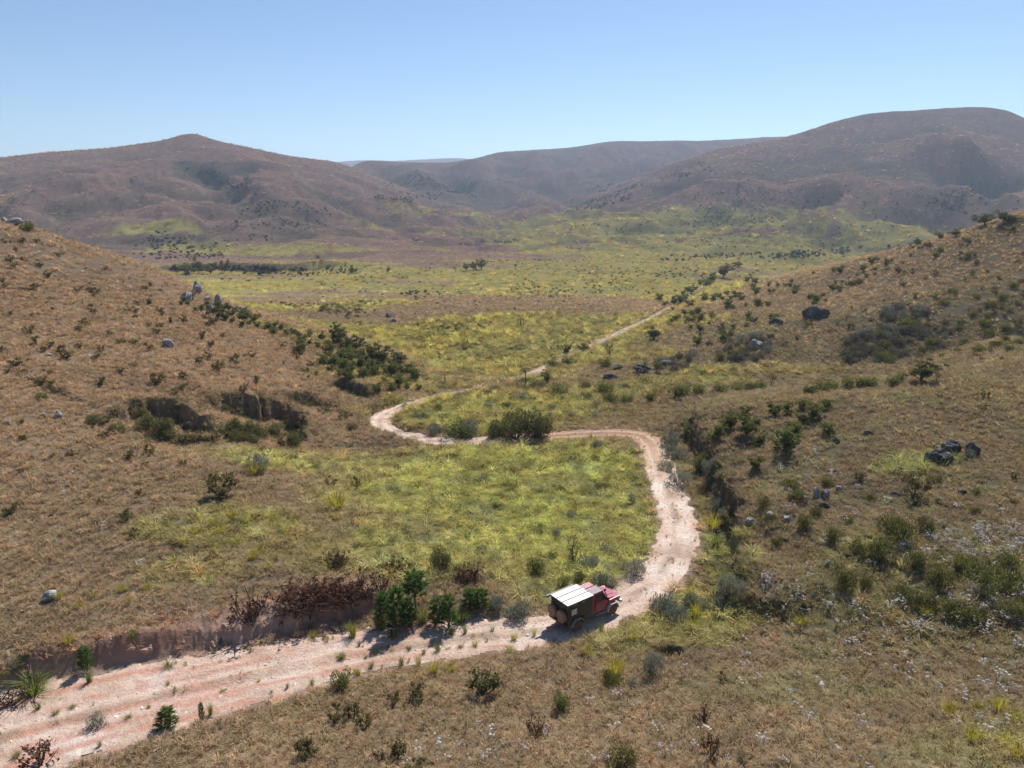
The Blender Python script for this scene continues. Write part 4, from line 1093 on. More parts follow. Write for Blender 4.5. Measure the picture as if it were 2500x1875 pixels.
def plants_by_hand():
    # --- beside the truck and along the near track
    note('talltree', 8, 535, 722, 255, 165, 'young pine tree with a bare lower trunk beside the track')
    note('pine', 8, 420, 850, 290, 130, 'tallest bushy dark green pine sapling at the left of the sapling row')
    note('pine', 8, 340, 800, 210, 110, 'dark pine sapling at the bank end, leftmost of the sapling row')
    note('pine', 8, 485, 815, 200, 100, 'dark green pine sapling under the young pine tree')
    note('pine', 8, 725, 820, 215, 120, 'pine sapling right of the young pine tree, in the middle of the row')
    note('pine', 8, 665, 790, 170, 120, 'smaller pine sapling next to the bare trunk of the young pine')
    note('pine', 8, 850, 710, 130, 110, 'small pine sapling at the back of the row, left of its twin')
    note('pine', 8, 920, 710, 130, 110, 'small pine sapling at the right end of the row')
    note('lime', 8, 320, 820, 120, 190, 'broad bright green tussock at the foot of the leftmost pine saplings')
    note('lime', 8, 570, 790, 120, 150, 'bright green tussock right below the young pine trunk')
    note('lime', 8, 390, 880, 70, 130, 'dark green tussock spilling onto the track below the pine saplings')
    note('lime', 8, 150, 870, 100, 130, 'green tussock alone on pale soil left of the pine saplings')
    note('lime', 8, 800, 790, 90, 150, 'green tussock below the middle pine saplings')
    note('lime', 8, 745, 860, 50, 90, 'pale green tussock at the track edge below the saplings')
    note('lime', 8, 825, 855, 60, 60, 'small upright tussock at the track edge below the saplings')
    note('sage', 8, 1150, 755, 110, 170, 'round grey green bush behind the spare wheels of the truck')
    note('sage', 8, 1010, 690, 70, 130, 'low grey green bush between the pine saplings and the truck')
    note('bush', 8, 1250, 495, 100, 110, 'leafy green bush in the meadow behind the white roof')
    note('bush', 8, 1510, 560, 90, 90, 'dark leafy bush behind the red cab roof')
    note('bush', 8, 1405, 590, 90, 90, 'small leafy bush behind the front of the white roof')
    note('sage', 8, 1830, 510, 95, 140, 'large grey green bush at the inside edge of the bend ahead of the truck')
    note('sage', 8, 1650, 570, 100, 130, 'pale grey bush behind the bonnet of the truck')
    note('sage', 8, 1560, 470, 90, 120, 'dull grey bush under the spindly leaning tree')
    note('bare', 8, 1475, 435, 190, 110, 'spindly leaning tree with few leaves in the meadow')
    note('darkbush', 8, 675, 460, 120, 120, 'round dark shrub alone in the brown grass above the young pine')
    note('dead', 7, 1760, 690, 95, 330, 'red brown dead brush at the left end of the pile above the bank')
    note('dead', 7, 2010, 660, 105, 330, 'red brown dead brush in the middle of the pile above the bank')
    note('dead', 7, 1880, 620, 80, 300, 'red brown dead brush at the back of the pile above the bank')
    note('dead', 8, 150, 630, 100, 280, 'red brown dead brush at the right end of the pile above the bank')
    note('dead', 8, 830, 540, 90, 190, 'small red brown dead brush right of the young pine')
    note('dead', 8, 420, 470, 70, 150, 'low red brown dead brush behind the young pine top')
    note('dead', 8, 60, 450, 80, 130, 'dead brown brush standing above the long brush pile')
    note('twiggy', 7, 1500, 790, 190, 200, 'dark twiggy shrub on the red bank edge left of the brush pile')
    note('twiggy', 8, 320, 600, 120, 130, 'twiggy dark shrub at the foot of the brush pile by the pines')
    note('pine', 7, 520, 1080, 170, 80, 'bent young sapling growing from the red bank at the left')
    note('lime', 7, 540, 1150, 100, 100, 'green tussock at the foot of the bent sapling')
    note('lime', 7, 1010, 1062, 50, 120, 'green tussock at the foot of the red bank')
    note('lime', 7, 200, 1215, 130, 320, 'wide dark green tussock mass below the bank at the left edge')
    note('twiggy', 7, 60, 1290, 110, 170, 'rusty brown brush at the left edge below the bank')
    note('pine', 7, 1000, 1430, 140, 130, 'feathery green sapling on the near edge of the track')
    note('sage', 7, 580, 1415, 90, 110, 'grey twiggy bush growing in the middle of the track')
    note('pine', 7, 1215, 1372, 120, 40, 'thin upright sapling on the near edge of the track')
    note('lime', 7, 1265, 1342, 95, 70, 'bright green tussock beside the thin upright sapling')
    note('twiggy', 7, 235, 1655, 150, 230, 'leafless brownish shrub at the bottom left corner')
    note('bush', 7, 2030, 1180, 130, 130, 'round green shrub on the near edge of the track')
    note('shrub', 7, 2015, 1385, 120, 110, 'left one of three dark shrubs close together on the near slope')
    note('shrub', 7, 2110, 1365, 120, 110, 'middle one of three dark shrubs close together on the near slope')
    note('shrub', 7, 2185, 1425, 105, 110, 'right one of three dark shrubs close together on the near slope')
    note('shrub', 7, 1835, 1600, 130, 150, 'dark rounded shrub near the bottom edge, lowest on the near slope')
    note('shrub', 8, 400, 1275, 85, 90, 'thin dark shrub left of the wide dark shrub on the near slope')
    note('shrub', 8, 550, 1255, 95, 165, 'wide dark shrub with a grey dead top on the near slope')
    note('shrub', 8, 935, 1225, 160, 210, 'large open branched shrub on the near slope below the track')
    note('bush', 8, 1405, 1320, 130, 130, 'soft green shrub on the near slope below the truck')
    note('twiggy', 8, 1250, 1460, 120, 130, 'brown dark shrub lower on the near slope below the truck')
    note('shrub', 8, 415, 1600, 115, 110, 'yellowish dark shrub near the bottom edge, left of centre')
    note('twiggy', 8, 310, 1625, 80, 80, 'small grey twiggy shrub at the bottom edge')
    note('shrub', 8, 530, 1665, 70, 110, 'shrub cut off by the bottom edge of the view')
    note('mound', 8, 1690, 1160, 90, 130, 'green brown mound below the large tussock on the near slope')
    note('mound', 8, 1770, 1650, 150, 180, 'large soft green brown mound at the bottom edge')
    note('lime', 8, 440, 1055, 75, 75, 'small vivid green bush on the near edge of the track')
    note('yellow', 8, 545, 1050, 80, 80, 'yellow green tussock right of the vivid green bush')
    note('yellow', 8, 640, 1090, 90, 130, 'dark based tussock on the near edge of the track')
    note('yellow', 8, 740, 1080, 60, 120, 'pale tussock fringe on the near edge of the track')
    note('yellow', 8, 1725, 1105, 135, 190, 'large yellow green tussock right of centre on the near slope')
    note('sage', 8, 1950, 1115, 180, 130, 'tall silvery grey bush beside a small dark pit')
    note('sage', 8, 1830, 1175, 60, 90, 'low silvery plant left of the tall silvery bush')
    note('lime', 8, 1640, 850, 85, 80, 'green plant in the shadow side of the front wheel')
    note('yellow', 8, 1240, 865, 55, 45, 'small green tuft behind the rear of the truck')
    note('yellow', 8, 1120, 890, 50, 90, 'small tuft on the track behind the truck')
    note('yellow', 8, 1830, 905, 75, 110, 'yellow tussock on the outer edge of the bend before the truck')
    note('yellow', 8, 1560, 985, 70, 150, 'yellow green grass fringe below the truck')
    note('sage', 9, 40, 735, 130, 160, 'blue grey bush, left of the sage thicket on the outside of the bend')
    note('sage', 9, 120, 770, 110, 160, 'blue grey bush in the middle of the sage thicket outside the bend')
    note('sage', 9, 200, 700, 100, 130, 'pale sage bush at the top of the thicket outside the bend')
    note('sage', 9, 280, 720, 80, 120, 'grey sage bush at the right end of the thicket')
    note('yellow', 9, 210, 640, 90, 120, 'yellow tussock above the sage thicket')
    note('yellow', 9, 240, 760, 110, 130, 'straw pale tussock right of the sage thicket')
    note('yellow', 9, 230, 835, 90, 130, 'yellow tussock below the sage thicket')
    note('sage', 9, 455, 620, 120, 160, 'dark grey bush on the rim above the dark pit')
    note('sage', 9, 390, 730, 110, 120, 'dark bush at the left end of the dark pit')
    note('sage', 9, 470, 770, 70, 80, 'pale bush in front of the dark pit')
    note('yellow', 9, 870, 800, 60, 120, 'yellow tussock at the right end of the dark pit')
    note('yellow', 9, 1620, 745, 70, 110, 'yellow tussock among olive mounds on the right')
    for x, y, h, w, lb in ((1760, 1350, 85, 150, 'leftmost bright yellow tussock at the lower right'), (1920, 1320, 60, 110, 'small dull yellow tussock at the lower right'), (2060, 1320, 85, 130, 'upper one of two touching yellow tussocks at the lower right'),
                           (2150, 1390, 85, 130, 'lower one of two touching yellow tussocks at the lower right'), (1900, 1505, 100, 160, 'largest green based yellow tussock at the lower right'), (2090, 1510, 70, 130, 'orange tinged tussock at the lower right'),
                           (2180, 1600, 90, 170, 'yellow tussock at the right edge near the bottom')):
        note('yellow', 9, x, y, h * 1.35, w * 1.25, lb)
    note('shrub', 9, 400, 1145, 70, 80, 'small green shrub alone in the foreground grass right of centre')
    note('twiggy', 9, 280, 1385, 120, 130, 'brown twiggy shrub in the foreground right of the soft mound')
    note('twiggy', 9, 335, 1600, 160, 120, 'tall dark brown twiggy plant near the bottom edge')
    for x, y, h, w in ((1430, 300, 170, 190), (1625, 240, 100, 100), (1065, 300, 90, 80), (1140, 590, 130, 130), (1340, 420, 130, 170), (1560, 460, 110, 120), (1700, 570, 140, 170), (2030, 600, 170, 280), (1600, 690, 110, 180),
                       (1900, 790, 110, 190), (1780, 740, 100, 150), (2150, 760, 110, 180), (1850, 480, 100, 130), (2110, 480, 110, 150), (1480, 640, 80, 120), (1200, 380, 90, 120), (890, 220, 90, 90), (960, 150, 60, 60), (1250, 590, 90, 80)):
        note('mound', 9, x, y, h, w, 'olive green heath mound among white flowers on the right slope', 'olive mounds on the right slope')
    for x, y, h, w in ((645, 1325, 80, 100), (815, 1225, 70, 100), (860, 1280, 60, 90), (1030, 1190, 50, 70)):
        note('mound', 6, x, y, h, w, 'round olive bush on the upper spur above the gully cliff', 'round bushes on the spur')
    # --- spur on the right
    for x, y, h, w, lb in ((375, 918, 95, 100, 'leftmost small tree of the cluster on the spur edge'), (545, 893, 130, 140, 'largest dark tree in the cluster on the spur edge'), (450, 855, 95, 120, 'tree behind the largest one on the spur edge'),
                           (540, 770, 60, 70, 'small tree at the back of the spur edge cluster'), (705, 772, 75, 90, 'rounded tree left of the pair on the spur top'), (790, 765, 75, 80, 'slim tree left in the group on the spur top'), (885, 820, 65, 90, 'low tree in front of the spur top group'),
                           (945, 803, 110, 130, 'tallest tree of the group on the spur top'), (885, 740, 70, 90, 'tree at the back of the spur top group'), (1035, 735, 65, 80, 'rightmost tree of the spur top group'), (625, 965, 85, 90, 'small tree left of the big bushy tree on the spur'),
                           (785, 1005, 165, 175, 'big bushy tree in the middle of the spur'), (830, 880, 70, 110, 'tree right behind the big bushy tree on the spur'), (1040, 892, 85, 100, 'flat topped small tree alone on the spur'), (600, 1105, 90, 90, 'small tree lowest on the spur above the gully')):
        note('thorn', 6, x, y, h, w, lb)
    note('tree', 6, 1600, 575, 140, 190, 'spreading open tree at the ravine under the right hillside')
    note('bare', 6, 1700, 575, 70, 70, 'thin small tree right of the spreading tree at the ravine')
    note('bare', 6, 705, 602, 100, 80, 'bare branched tree standing in the ravine shrubs')
    note('shrub', 6, 1220, 1165, 60, 60, 'upright dark shrub in the middle of the spur')
    note('shrub', 6, 1550, 1275, 165, 170, 'tall dark shrub below the boulders on the right')
    note('shrub', 6, 1980, 672, 55, 65, 'dark shrub high on the far right of the spur')
    note('shrub', 6, 1705, 668, 30, 35, 'tiny shrub high on the spur')
    note('shrub', 6, 1960, 738, 35, 50, 'low dark shrub under the high one on the spur')
    note('shrub', 6, 2150, 1160, 50, 50, 'dark shrub at the right edge level with the boulders')
    note('sage', 6, 1880, 1030, 60, 70, 'pale bush wedged between the dark boulders')
    for x, y, h, w in ((150, 660, 65, 120), (250, 650, 65, 80), (390, 640, 60, 110), (480, 632, 55, 80), (560, 624, 60, 90), (640, 620, 55, 80), (930, 640, 60, 90), (1000, 628, 65, 90), (1060, 622, 65, 90), (1150, 612, 70, 110), (1230, 605, 70, 100), (1300, 602, 55, 90), (1420, 592, 60, 90), (1460, 582, 70, 70)):
        note('bush', 6, x, y, h, w, 'fresh green bush in the row along the ravine behind the spur', 'ravine bushes')
    # --- gully beside the track
    for x, y, h, w in ((80, 960, 100, 120), (95, 1015, 80, 110), (150, 1040, 70, 90), (140, 1190, 90, 130), (60, 1100, 60, 90), (330, 1120, 90, 100), (430, 1400, 90, 110), (380, 1350, 80, 90)):
        note('sage', 6, x, y, h, w, 'grey green bush between the track and the gully cliff', 'gully side bushes')
    note('darkbush', 6, 270, 1115, 120, 110, 'dark bush filling the upper gully beside the track')
    note('bush', 6, 200, 890, 90, 80, 'green bush at the head of the gully beside the track')
    note('yellow', 6, 340, 1460, 110, 170, 'bright yellow green tussock in the gully beside the track')
    note('lime', 6, 360, 1570, 100, 140, 'green tussock lower in the gully beside the track')
    # --- inside the upper bend and beyond
    note('darkbush', 5, 1130, 912, 150, 230, 'large dark green bush on the inner edge of the upper bend, left half')
    note('darkbush', 5, 1245, 905, 165, 200, 'large dark green bush on the inner edge of the upper bend, right half')
    note('darkbush', 5, 1010, 905, 100, 110, 'smaller dark bush left of the large bush at the upper bend')
    note('bush', 5, 760, 898, 90, 200, 'low green bush on the inner edge of the upper bend')
    note('sage', 5, 850, 895, 90, 170, 'pale grey bush between the low and the large bush at the upper bend')
    note('sage', 5, 640, 885, 60, 110, 'grey bush at the left of the upper bend island')
    for x, y, h, w in ((1400, 660, 80, 115), (1680, 645, 80, 115), (1545, 622, 65, 75), (1560, 690, 55, 60), (1700, 692, 65, 110), (2120, 660, 75, 140), (1940, 688, 65, 60), (1260, 605, 50, 100), (1170, 580, 40, 80), (1790, 690, 45, 80), (1350, 490, 60, 90), (1440, 470, 50, 80)):
        note('bush', 5, x, y, h, w, 'green bush beyond the upper bend below the right hillside', 'bushes beyond the upper bend')
    note('fern', 5, 705, 585, 62, 62, 'lone dark tree fern left of the far track')
    note('fern', 5, 1190, 605, 115, 75, 'tallest tree fern with a dark trunk beside the far track')
    for x, y, lb in ((1142, 244, 'leftmost'), (1160, 240, 'second'), (1172, 243, 'third'), (1158, 232, 'rear')):
        note('fern', 5, x, y, 45, 46, lb + ' tree fern of the small group alone in the valley meadow', 'four tree ferns')
    note('tree', 5, 1315, 580, 75, 70, 'small dark tree right of the tallest tree fern')
    note('tree', 5, 310, 455, 110, 170, 'broad dark tree at the foot of the left hill nose')
    note('tree', 5, 440, 452, 70, 130, 'low dark tree at the end of the left hill nose')
    note('tree', 5, 390, 548, 115, 95, 'upright tree in front of the left hill nose')
    note('tree', 5, 250, 532, 95, 75, 'narrow tree left of the upright one on the hill nose')
    note('tree', 5, 125, 552, 75, 90, 'dark tree above the small dark bank')
    note('tree', 5, 65, 345, 125, 110, 'pointed dark tree beside the pale boulder')
    note('tree', 5, 165, 392, 95, 140, 'dense dark tree right of the pale boulder')
    note('tree', 5, 20, 470, 60, 120, 'low spreading tree below the pale boulder')
    note('bare', 5, 1350, 392, 55, 40, 'small tree near the middle of the far track')
    note('tree', 5, 1430, 415, 75, 60, 'dark tree on the left side of the far track')
    note('tree', 5, 1525, 388, 45, 80, 'low tree at the far track')
    note('bare', 5, 1700, 435, 120, 90, 'tall leaning tree where the right hillside meets the track')
    note('bare', 5, 1900, 535, 140, 50, 'slim tall tree above the dark ledge on the right')
    note('tree', 5, 1965, 322, 85, 110, 'open tree on the right of the far track')
    note('bush', 5, 1670, 485, 60, 80, 'dark bush under the leaning tree')
    note('bare', 5, 1320, 640, 40, 40, 'tiny bare tree in the ravine')
    # --- left slope in front of the gully
    note('shrub', 4, 1345, 1260, 150, 185, 'large dark branching shrub alone on the brown slope at the left')
    for x, y, h, w, lb in ((65, 1372, 65, 90, 'dark shrub at the left edge above the bank'), (760, 1405, 70, 80, 'dark shrub left of the yellow tussocks'), (800, 1505, 60, 60, 'thin dark shrub below the one left of the yellow tussocks'), (835, 1258, 45, 45, 'small dark twig shrub left of the large branching shrub'),
                           (785, 1032, 55, 65, 'round shrub, left one of a pair under the gully'), (895, 1012, 65, 70, 'round shrub, right one of a pair under the gully'), (630, 908, 50, 70, 'green shrub at the left end of the gully'), (425, 1012, 35, 60, 'low shrub left of the pair under the gully'),
                           (1990, 1205, 65, 75, 'dark spiky shrub on the yellow green strip'), (2140, 1215, 80, 60, 'slender shrub right of the spiky one on the green strip'), (140, 915, 30, 50, 'small dark shrub left below the white stones')):
        note('shrub', 4, x, y, h, w, lb)
    note('bush', 4, 258, 672, 42, 80, 'bright green low bush on the left brown slope')
    note('sage', 4, 1540, 1100, 90, 150, 'silvery bush below the gully mouth on the left')
    note('yellow', 4, 1530, 1125, 80, 160, 'pale yellow tussock below the gully mouth on the left')
    note('yellow', 4, 2020, 1330, 110, 230, 'large whitish green tussock on the slope above the brush pile')
    for x, y, h, w in ((880, 860, 90, 120), (960, 880, 100, 130), (1000, 910, 60, 120), (840, 800, 80, 80), (620, 830, 60, 110), (1400, 860, 70, 90), (1480, 890, 80, 100), (1440, 930, 70, 100), (1560, 900, 70, 90), (1760, 980, 110, 80), (1650, 900, 80, 100), (1270, 940, 70, 100), (1100, 920, 50, 120), (1180, 930, 60, 90), (1700, 960, 70, 90), (1380, 900, 60, 80), (1520, 940, 60, 90), (1330, 760, 50, 90), (720, 870, 50, 90), (1780, 860, 60, 80), (1590, 820, 60, 90), (1420, 770, 40, 80), (560, 820, 50, 90), (1850, 720, 40, 80), (1950, 760, 36, 90), (2060, 800, 40, 70), (2120, 860, 40, 70)):
        note('shrub' if (x // 20) % 2 else 'darkbush', 4, x, y, h, w, 'dark bush crowding the eroded gully on the left hill', 'bushes in the left gully')
    for x, y, h, w in ((1280, 215, 60, 80), (1400, 170, 70, 90), (1480, 195, 50, 80), (1320, 255, 50, 100), (1050, 435, 60, 80), (1520, 405, 60, 90), (1640, 180, 50, 90), (1110, 325, 40, 80), (890, 590, 40, 80), (770, 675, 40, 60), (480, 695, 50, 80), (560, 640, 40, 60), (360, 645, 50, 90), (730, 600, 40, 80), (540, 218, 25, 45), (1610, 465, 40, 60),
                       (420, 910, 50, 120), (1170, 260, 50, 80), (1590, 340, 40, 60), (1720, 260, 50, 80), (1760, 200, 40, 70), (1300, 360, 40, 90), (1420, 320, 40, 80), (2010, 170, 40, 70), (1130, 500, 40, 70), (950, 490, 30, 60), (1260, 540, 35, 70), (1030, 300, 40, 60)):
        note('yellow', 7, x, y, h * 1.15, w * 1.15, 'yellow green tussock on the brown slope above the red bank', 'yellow tussocks on the left slope')
    for x, y, h, w in ((30, 1090, 45, 60), (790, 870, 50, 70), (220, 1312, 60, 60), (335, 1337, 40, 80), (1020, 1158, 45, 60), (770, 1368, 50, 70), (895, 1302, 35, 60), (100, 1602, 55, 60), (610, 1532, 55, 60), (1880, 1165, 60, 70), (2060, 1000, 40, 70), (1735, 1185, 45, 50), (1330, 1205, 30, 60), (1890, 880, 50, 70), (2130, 880, 90, 110), (1980, 900, 50, 80), (1520, 970, 40, 50), (1640, 1215, 40, 40), (2160, 1100, 40, 60), (1560, 1140, 30, 50), (430, 1300, 40, 60)):
        note('lime' if x % 3 else 'yellow', 7, x + rng.normal() * 12, y, h * rng.uniform(.6, 1.1), w * rng.uniform(.8, 1.5), 'green grass clump on bare earth of the left track', 'grass clumps on the left track')
    for x, y, h, w in ((80, 1000, 50, 70), (205, 925, 45, 50), (295, 975, 45, 50), (220, 1000, 30, 50), (365, 955, 30, 40), (560, 975, 50, 50), (655, 960, 70, 50), (790, 940, 40, 60), (885, 930, 50, 50), (985, 840, 35, 40), (960, 900, 40, 40), (500, 950, 40, 60), (710, 950, 35, 60), (1080, 960, 50, 60), (265, 1060, 50, 50), (195, 1100, 50, 50), (150, 1095, 50, 60)):
        note('lime' if x % 3 else 'yellow', 8, x + rng.normal() * 10, y, h * rng.uniform(.6, 1.1), w * rng.uniform(.8, 1.5), 'green grass clump between the wheel tracks behind the truck', 'grass clumps behind the truck')
plants_by_hand()

def poly_scatter(poly, n, mind, tries=40):
    """well spaced notes inside a polygon of the view"""
    poly = np.array(poly, float); x0, y0 = poly.min(0); x1, y1 = poly.max(0); out = []
    def inside(p):
        c = False; j = len(poly) - 1
        for i in range(len(poly)):
            if (poly[i, 1] > p[1]) != (poly[j, 1] > p[1]) and p[0] < (poly[j, 0] - poly[i, 0]) * (p[1] - poly[i, 1]) / (poly[j, 1] - poly[i, 1]) + poly[i, 0]: c = not c
            j = i
        return c
    for _ in range(n * tries):
        p = (rng.uniform(x0, x1), rng.uniform(y0, y1))
        if inside(p) and all((p[0] - q[0]) ** 2 / 1.6 + (p[1] - q[1]) ** 2 > mind * mind for q in out):
            out.append(p)
            if len(out) >= n: break
    return out

def which(U, V, s, cuts, areas):
    size = 'small' if s < cuts[0] else ('medium' if s < cuts[1] else 'large')
    best = min(areas, key=lambda a: (a[0] - U) ** 2 + (1.6 * (a[1] - V)) ** 2)
    return size, best[2]
LEFT_AREAS = [(40, 540, 'near the skyline at the left edge'), (200, 580, 'high on the left hillside under the skyline'), (330, 640, 'left of the crest boulders'), (60, 640, 'on the upper left edge of the brown hillside'), (180, 680, 'in the middle of the brown left hillside'), (60, 740, 'at the left edge of the brown hillside'),
              (200, 760, 'on the brown slope above the white stones'), (360, 740, 'beside the lone pale boulder on the left hillside'), (480, 720, 'below the crest boulders'), (560, 790, 'on the brown slope above the small dark banks'), (60, 820, 'at the left edge level with the gully'), (300, 830, 'on the rim above the left gully'), (480, 830, 'just above the right part of the left gully'), (640, 780, 'at the brown end of the left hill nose')]
RIGHT_AREAS = [(2180, 500, 'at the right end of the right hill crest'), (2050, 520, 'high on the right hill crest'), (1900, 570, 'along the middle of the right hill crest'), (1760, 610, 'low on the right hill crest'), (1640, 640, 'where the right hillside meets the grove'), (1740, 660, 'above the long grey boulder'), (1520, 700, 'right of the far track'), (1560, 740, 'left of the thicket with pale boulder'),
               (1880, 640, 'in the middle of the right hillside'), (2080, 620, 'high at the right side of the right hillside'), (2180, 600, 'at the right edge under the crest'), (2180, 720, 'at the right edge above the ravine'), (2000, 680, 'above the wide grey thicket'), (1750, 740, 'between the two dark thickets'), (1800, 790, 'low on the right hillside above the ravine'), (1950, 750, 'inside the wide grey thicket'), (1620, 760, 'inside the thicket with the pale boulder'), (1430, 800, 'at the low dark ledges by the ravine')]
def plants_scattered():
    # brown left hill: shrubs get larger towards the drone
    for U, V in poly_scatter([(0, 490), (130, 530), (330, 600), (430, 660), (640, 760), (700, 815), (560, 845), (430, 865), (0, 830)], 240, 6):
        if gnoise(U / 55, V / 34, 5) < rng.uniform(-.7, .45): continue
        s = np.interp(V, [490, 600, 700, 860], [10, 13, 16, 21]) * (.45 + .95 * rng.uniform() ** 1.7)
        s *= .82; z_, a_ = which(U, V, s, (8, 13), LEFT_AREAS)
        plant('shrub', U, V, s, s * rng.uniform(1.0, 1.6), z_ + ' dark shrub ' + a_, 'shrubs of the left hillside', split_at=99)
    for U, V in poly_scatter([(390, 640), (470, 660), (640, 715), (860, 785), (900, 830), (800, 800), (640, 745), (470, 690), (400, 668)], 60, 9):
        s = rng.uniform(10, 23) * np.interp(V, [640, 800], [.8, 1.1]); z_ = 'small' if s < 13 else 'large'
        a_ = 'beside the crest boulders' if U < 520 else ('below the crest boulders' if U < 640 else ('left of the pale rounded boulder' if U < 740 else 'at the hill nose'))
        plant('thorn' if rng.uniform() < .5 else 'tree', U, V, s, s * rng.uniform(1.0, 1.5), z_ + ' bushy crest tree ' + a_, 'trees along the left hill crest', split_at=99)
    for U, V in poly_scatter([(640, 760), (880, 800), (930, 850), (820, 850), (700, 815)], 26, 13):
        s = rng.uniform(14, 28)
        plant('thorn', U, V, s, s * rng.uniform(1, 1.3), 'small green tree on the nose of the left hill', 'trees of the left hill nose', split_at=99)
    for U, V in poly_scatter([(0, 870), (300, 960), (520, 1040), (640, 1120), (300, 1180), (0, 1120)], 16, 45):
        s = rng.uniform(8, 15)
        plant('shrub', U, V, s, s * 1.3, 'tiny dark shrub on the bare brown slope under the left gully', 'tiny shrubs under the gully', split_at=99)
    # right hillside
    for U, V in poly_scatter([(1560, 640), (1760, 590), (1960, 545), (2100, 500), (2190, 475), (2212, 500), (2100, 560), (1900, 620), (1760, 660), (1640, 710), (1500, 760), (1460, 740), (1500, 690)], 190, 6):
        if gnoise(U / 60, V / 30, 15) < rng.uniform(-.45, .6): continue
        s = (7 + 11 * rng.uniform() ** 1.8) * np.interp(V, [480, 720], [.8, 1.25])
        z_, a_ = which(U, V, s, (9, 13), RIGHT_AREAS)
        plant('tree' if rng.uniform() < .45 else 'thorn', U, V, s, s * rng.uniform(1, 1.6), z_ + ' bushy tree ' + a_, 'trees of the right hillside', split_at=99)
    for U, V in poly_scatter([(1420, 640), (1520, 610), (1640, 600), (1640, 640), (1540, 690), (1420, 720)], 70, 7):
        if gnoise(U / 40, V / 26, 25) < rng.uniform(-.5, .5): continue
        s = rng.uniform(9, 20)
        plant('thorn', U, V, s, s * rng.uniform(1, 1.6), ('small' if s < 12 else ('large' if s > 16 else 'medium')) + ' green tree in the grove beside the far track', 'trees beside the far track', split_at=99)
    for U, V in poly_scatter([(1850, 640), (2212, 540), (2212, 780), (1900, 790), (1600, 800), (1700, 720)], 70, 17):
        s = rng.uniform(7, 17)
        z_, a_ = which(U, V, s, (10, 14), RIGHT_AREAS)
        plant('shrub' if rng.uniform() < .6 else 'bare', U, V, s, s * rng.uniform(.9, 1.4), z_ + ' thin shrub ' + a_, 'shrubs of the right hillside', split_at=99)
    for poly, n in (([(1810, 760), (1880, 715), (1980, 700), (2060, 715), (2030, 760), (1930, 790), (1830, 790)], 55), ([(1540, 790), (1560, 740), (1640, 715), (1680, 740), (1640, 790)], 28), ([(1370, 810), (1420, 780), (1500, 770), (1490, 800), (1400, 820)], 14), ([(1880, 690), (1960, 665), (2030, 690), (1960, 705)], 14)):
        for U, V in poly_scatter(poly, n, 9):
            s = rng.uniform(9, 21)
            z_, a_ = which(U, V, s, (13, 17), RIGHT_AREAS); k_ = ('heath', 'heath', 'heath', 'mound', 'sage')[int(rng.integers(0, 5))]
            plant(k_, U, V, s, s * rng.uniform(1.1, 1.8), z_ + {'heath': ' grey heath bush ', 'mound': ' olive mound ', 'sage': ' pale grey bush '}[k_] + a_, 'heath thickets of the right hillside', split_at=99)
    for U, V in poly_scatter([(2000, 640), (2212, 600), (2212, 760), (2080, 780), (2030, 720)], 26, 16):
        s = rng.uniform(9, 17)
        plant('mound', U, V, s, s * rng.uniform(1.3, 2), 'low dark mound on the right hillside near the edge', 'dark mounds of the right hillside', split_at=99)
    for U, V in poly_scatter([(2090, 1000), (2212, 960), (2212, 1240), (1700, 1240), (1640, 1100), (1800, 1050)], 26, 36):
        s = rng.uniform(9, 18)
        plant('mound', U, V, s, s * rng.uniform(1.2, 1.8), 'small olive tuft mound on the spur', 'small mounds on the spur', split_at=99)
    # meadow and upper bend island
    for U, V in poly_scatter([(900, 985), (1370, 960), (1370, 1180), (1240, 1240), (1000, 1200), (860, 1060)], 40, 26):
        s = rng.uniform(9, 19)
        k = ('lime', 'sage', 'mound', 'yellow')[int(rng.integers(0, 4))]
        plant(k, U, V, s, s * rng.uniform(1.3, 2.0), {'lime': 'green tussock in the meadow inside the bends', 'sage': 'grey bush in the meadow inside the bends', 'mound': 'olive bush in the meadow inside the bends', 'yellow': 'yellow tussock in the meadow inside the bends'}[k], 'meadow clumps inside the bends', split_at=99)
    for U, V in poly_scatter([(860, 880), (1020, 850), (1250, 850), (1340, 890), (1200, 920), (960, 940), (880, 915)], 40, 15):
        s = rng.uniform(8, 15)
        k = ('lime', 'sage', 'bush')[int(rng.integers(0, 3))]
        plant(k, U, V, s, s * rng.uniform(1.2, 2.0), {'lime': 'green tussock on the island inside the upper bend', 'sage': 'grey bush on the island inside the upper bend', 'bush': 'leafy bush on the island inside the upper bend'}[k], 'clumps inside the upper bend', split_at=99)
    # far single trees of the valley floor
    for U, V, h, w, lb in ((405, 592, 22, 40, 'leftmost tree of the far dark grove under the left hill'), (430, 590, 34, 30, 'tallest tree of the far dark grove under the left hill'), (455, 592, 24, 34, 'tree right of the tallest in the far dark grove'), (486, 590, 28, 22, 'rightmost tree of the far dark grove'),
                           (1008, 585, 16, 16, 'left tree of the far group in mid valley'), (1022, 584, 18, 18, 'middle tree of the far group in mid valley'), (1041, 583, 23, 26, 'round tallest tree of the far group in mid valley'), (762, 591, 18, 14, 'small dark far tree left of mid valley'), (838, 590, 14, 10, 'tiny lone tree on the far floor'),
                           (687, 560, 8, 8, 'tiny round tree on the far river bank'), (1562, 600, 32, 42, 'large rounded tree at the end of the far track'), (1980, 531, 16, 18, 'lone round tree above the right crest'), (2130, 486, 24, 50, 'left of the far trees behind the right crest'), (2180, 482, 24, 60, 'right of the far trees behind the right crest'),
                           (2030, 516, 14, 24, 'small far tree left of the trees behind the right crest'), (2065, 510, 15, 30, 'second small far tree behind the right crest'), (1595, 577, 12, 24, 'low far bush right of the rounded tree'), (66, 500, 22, 30, 'green bush on the skyline of the left hill')):
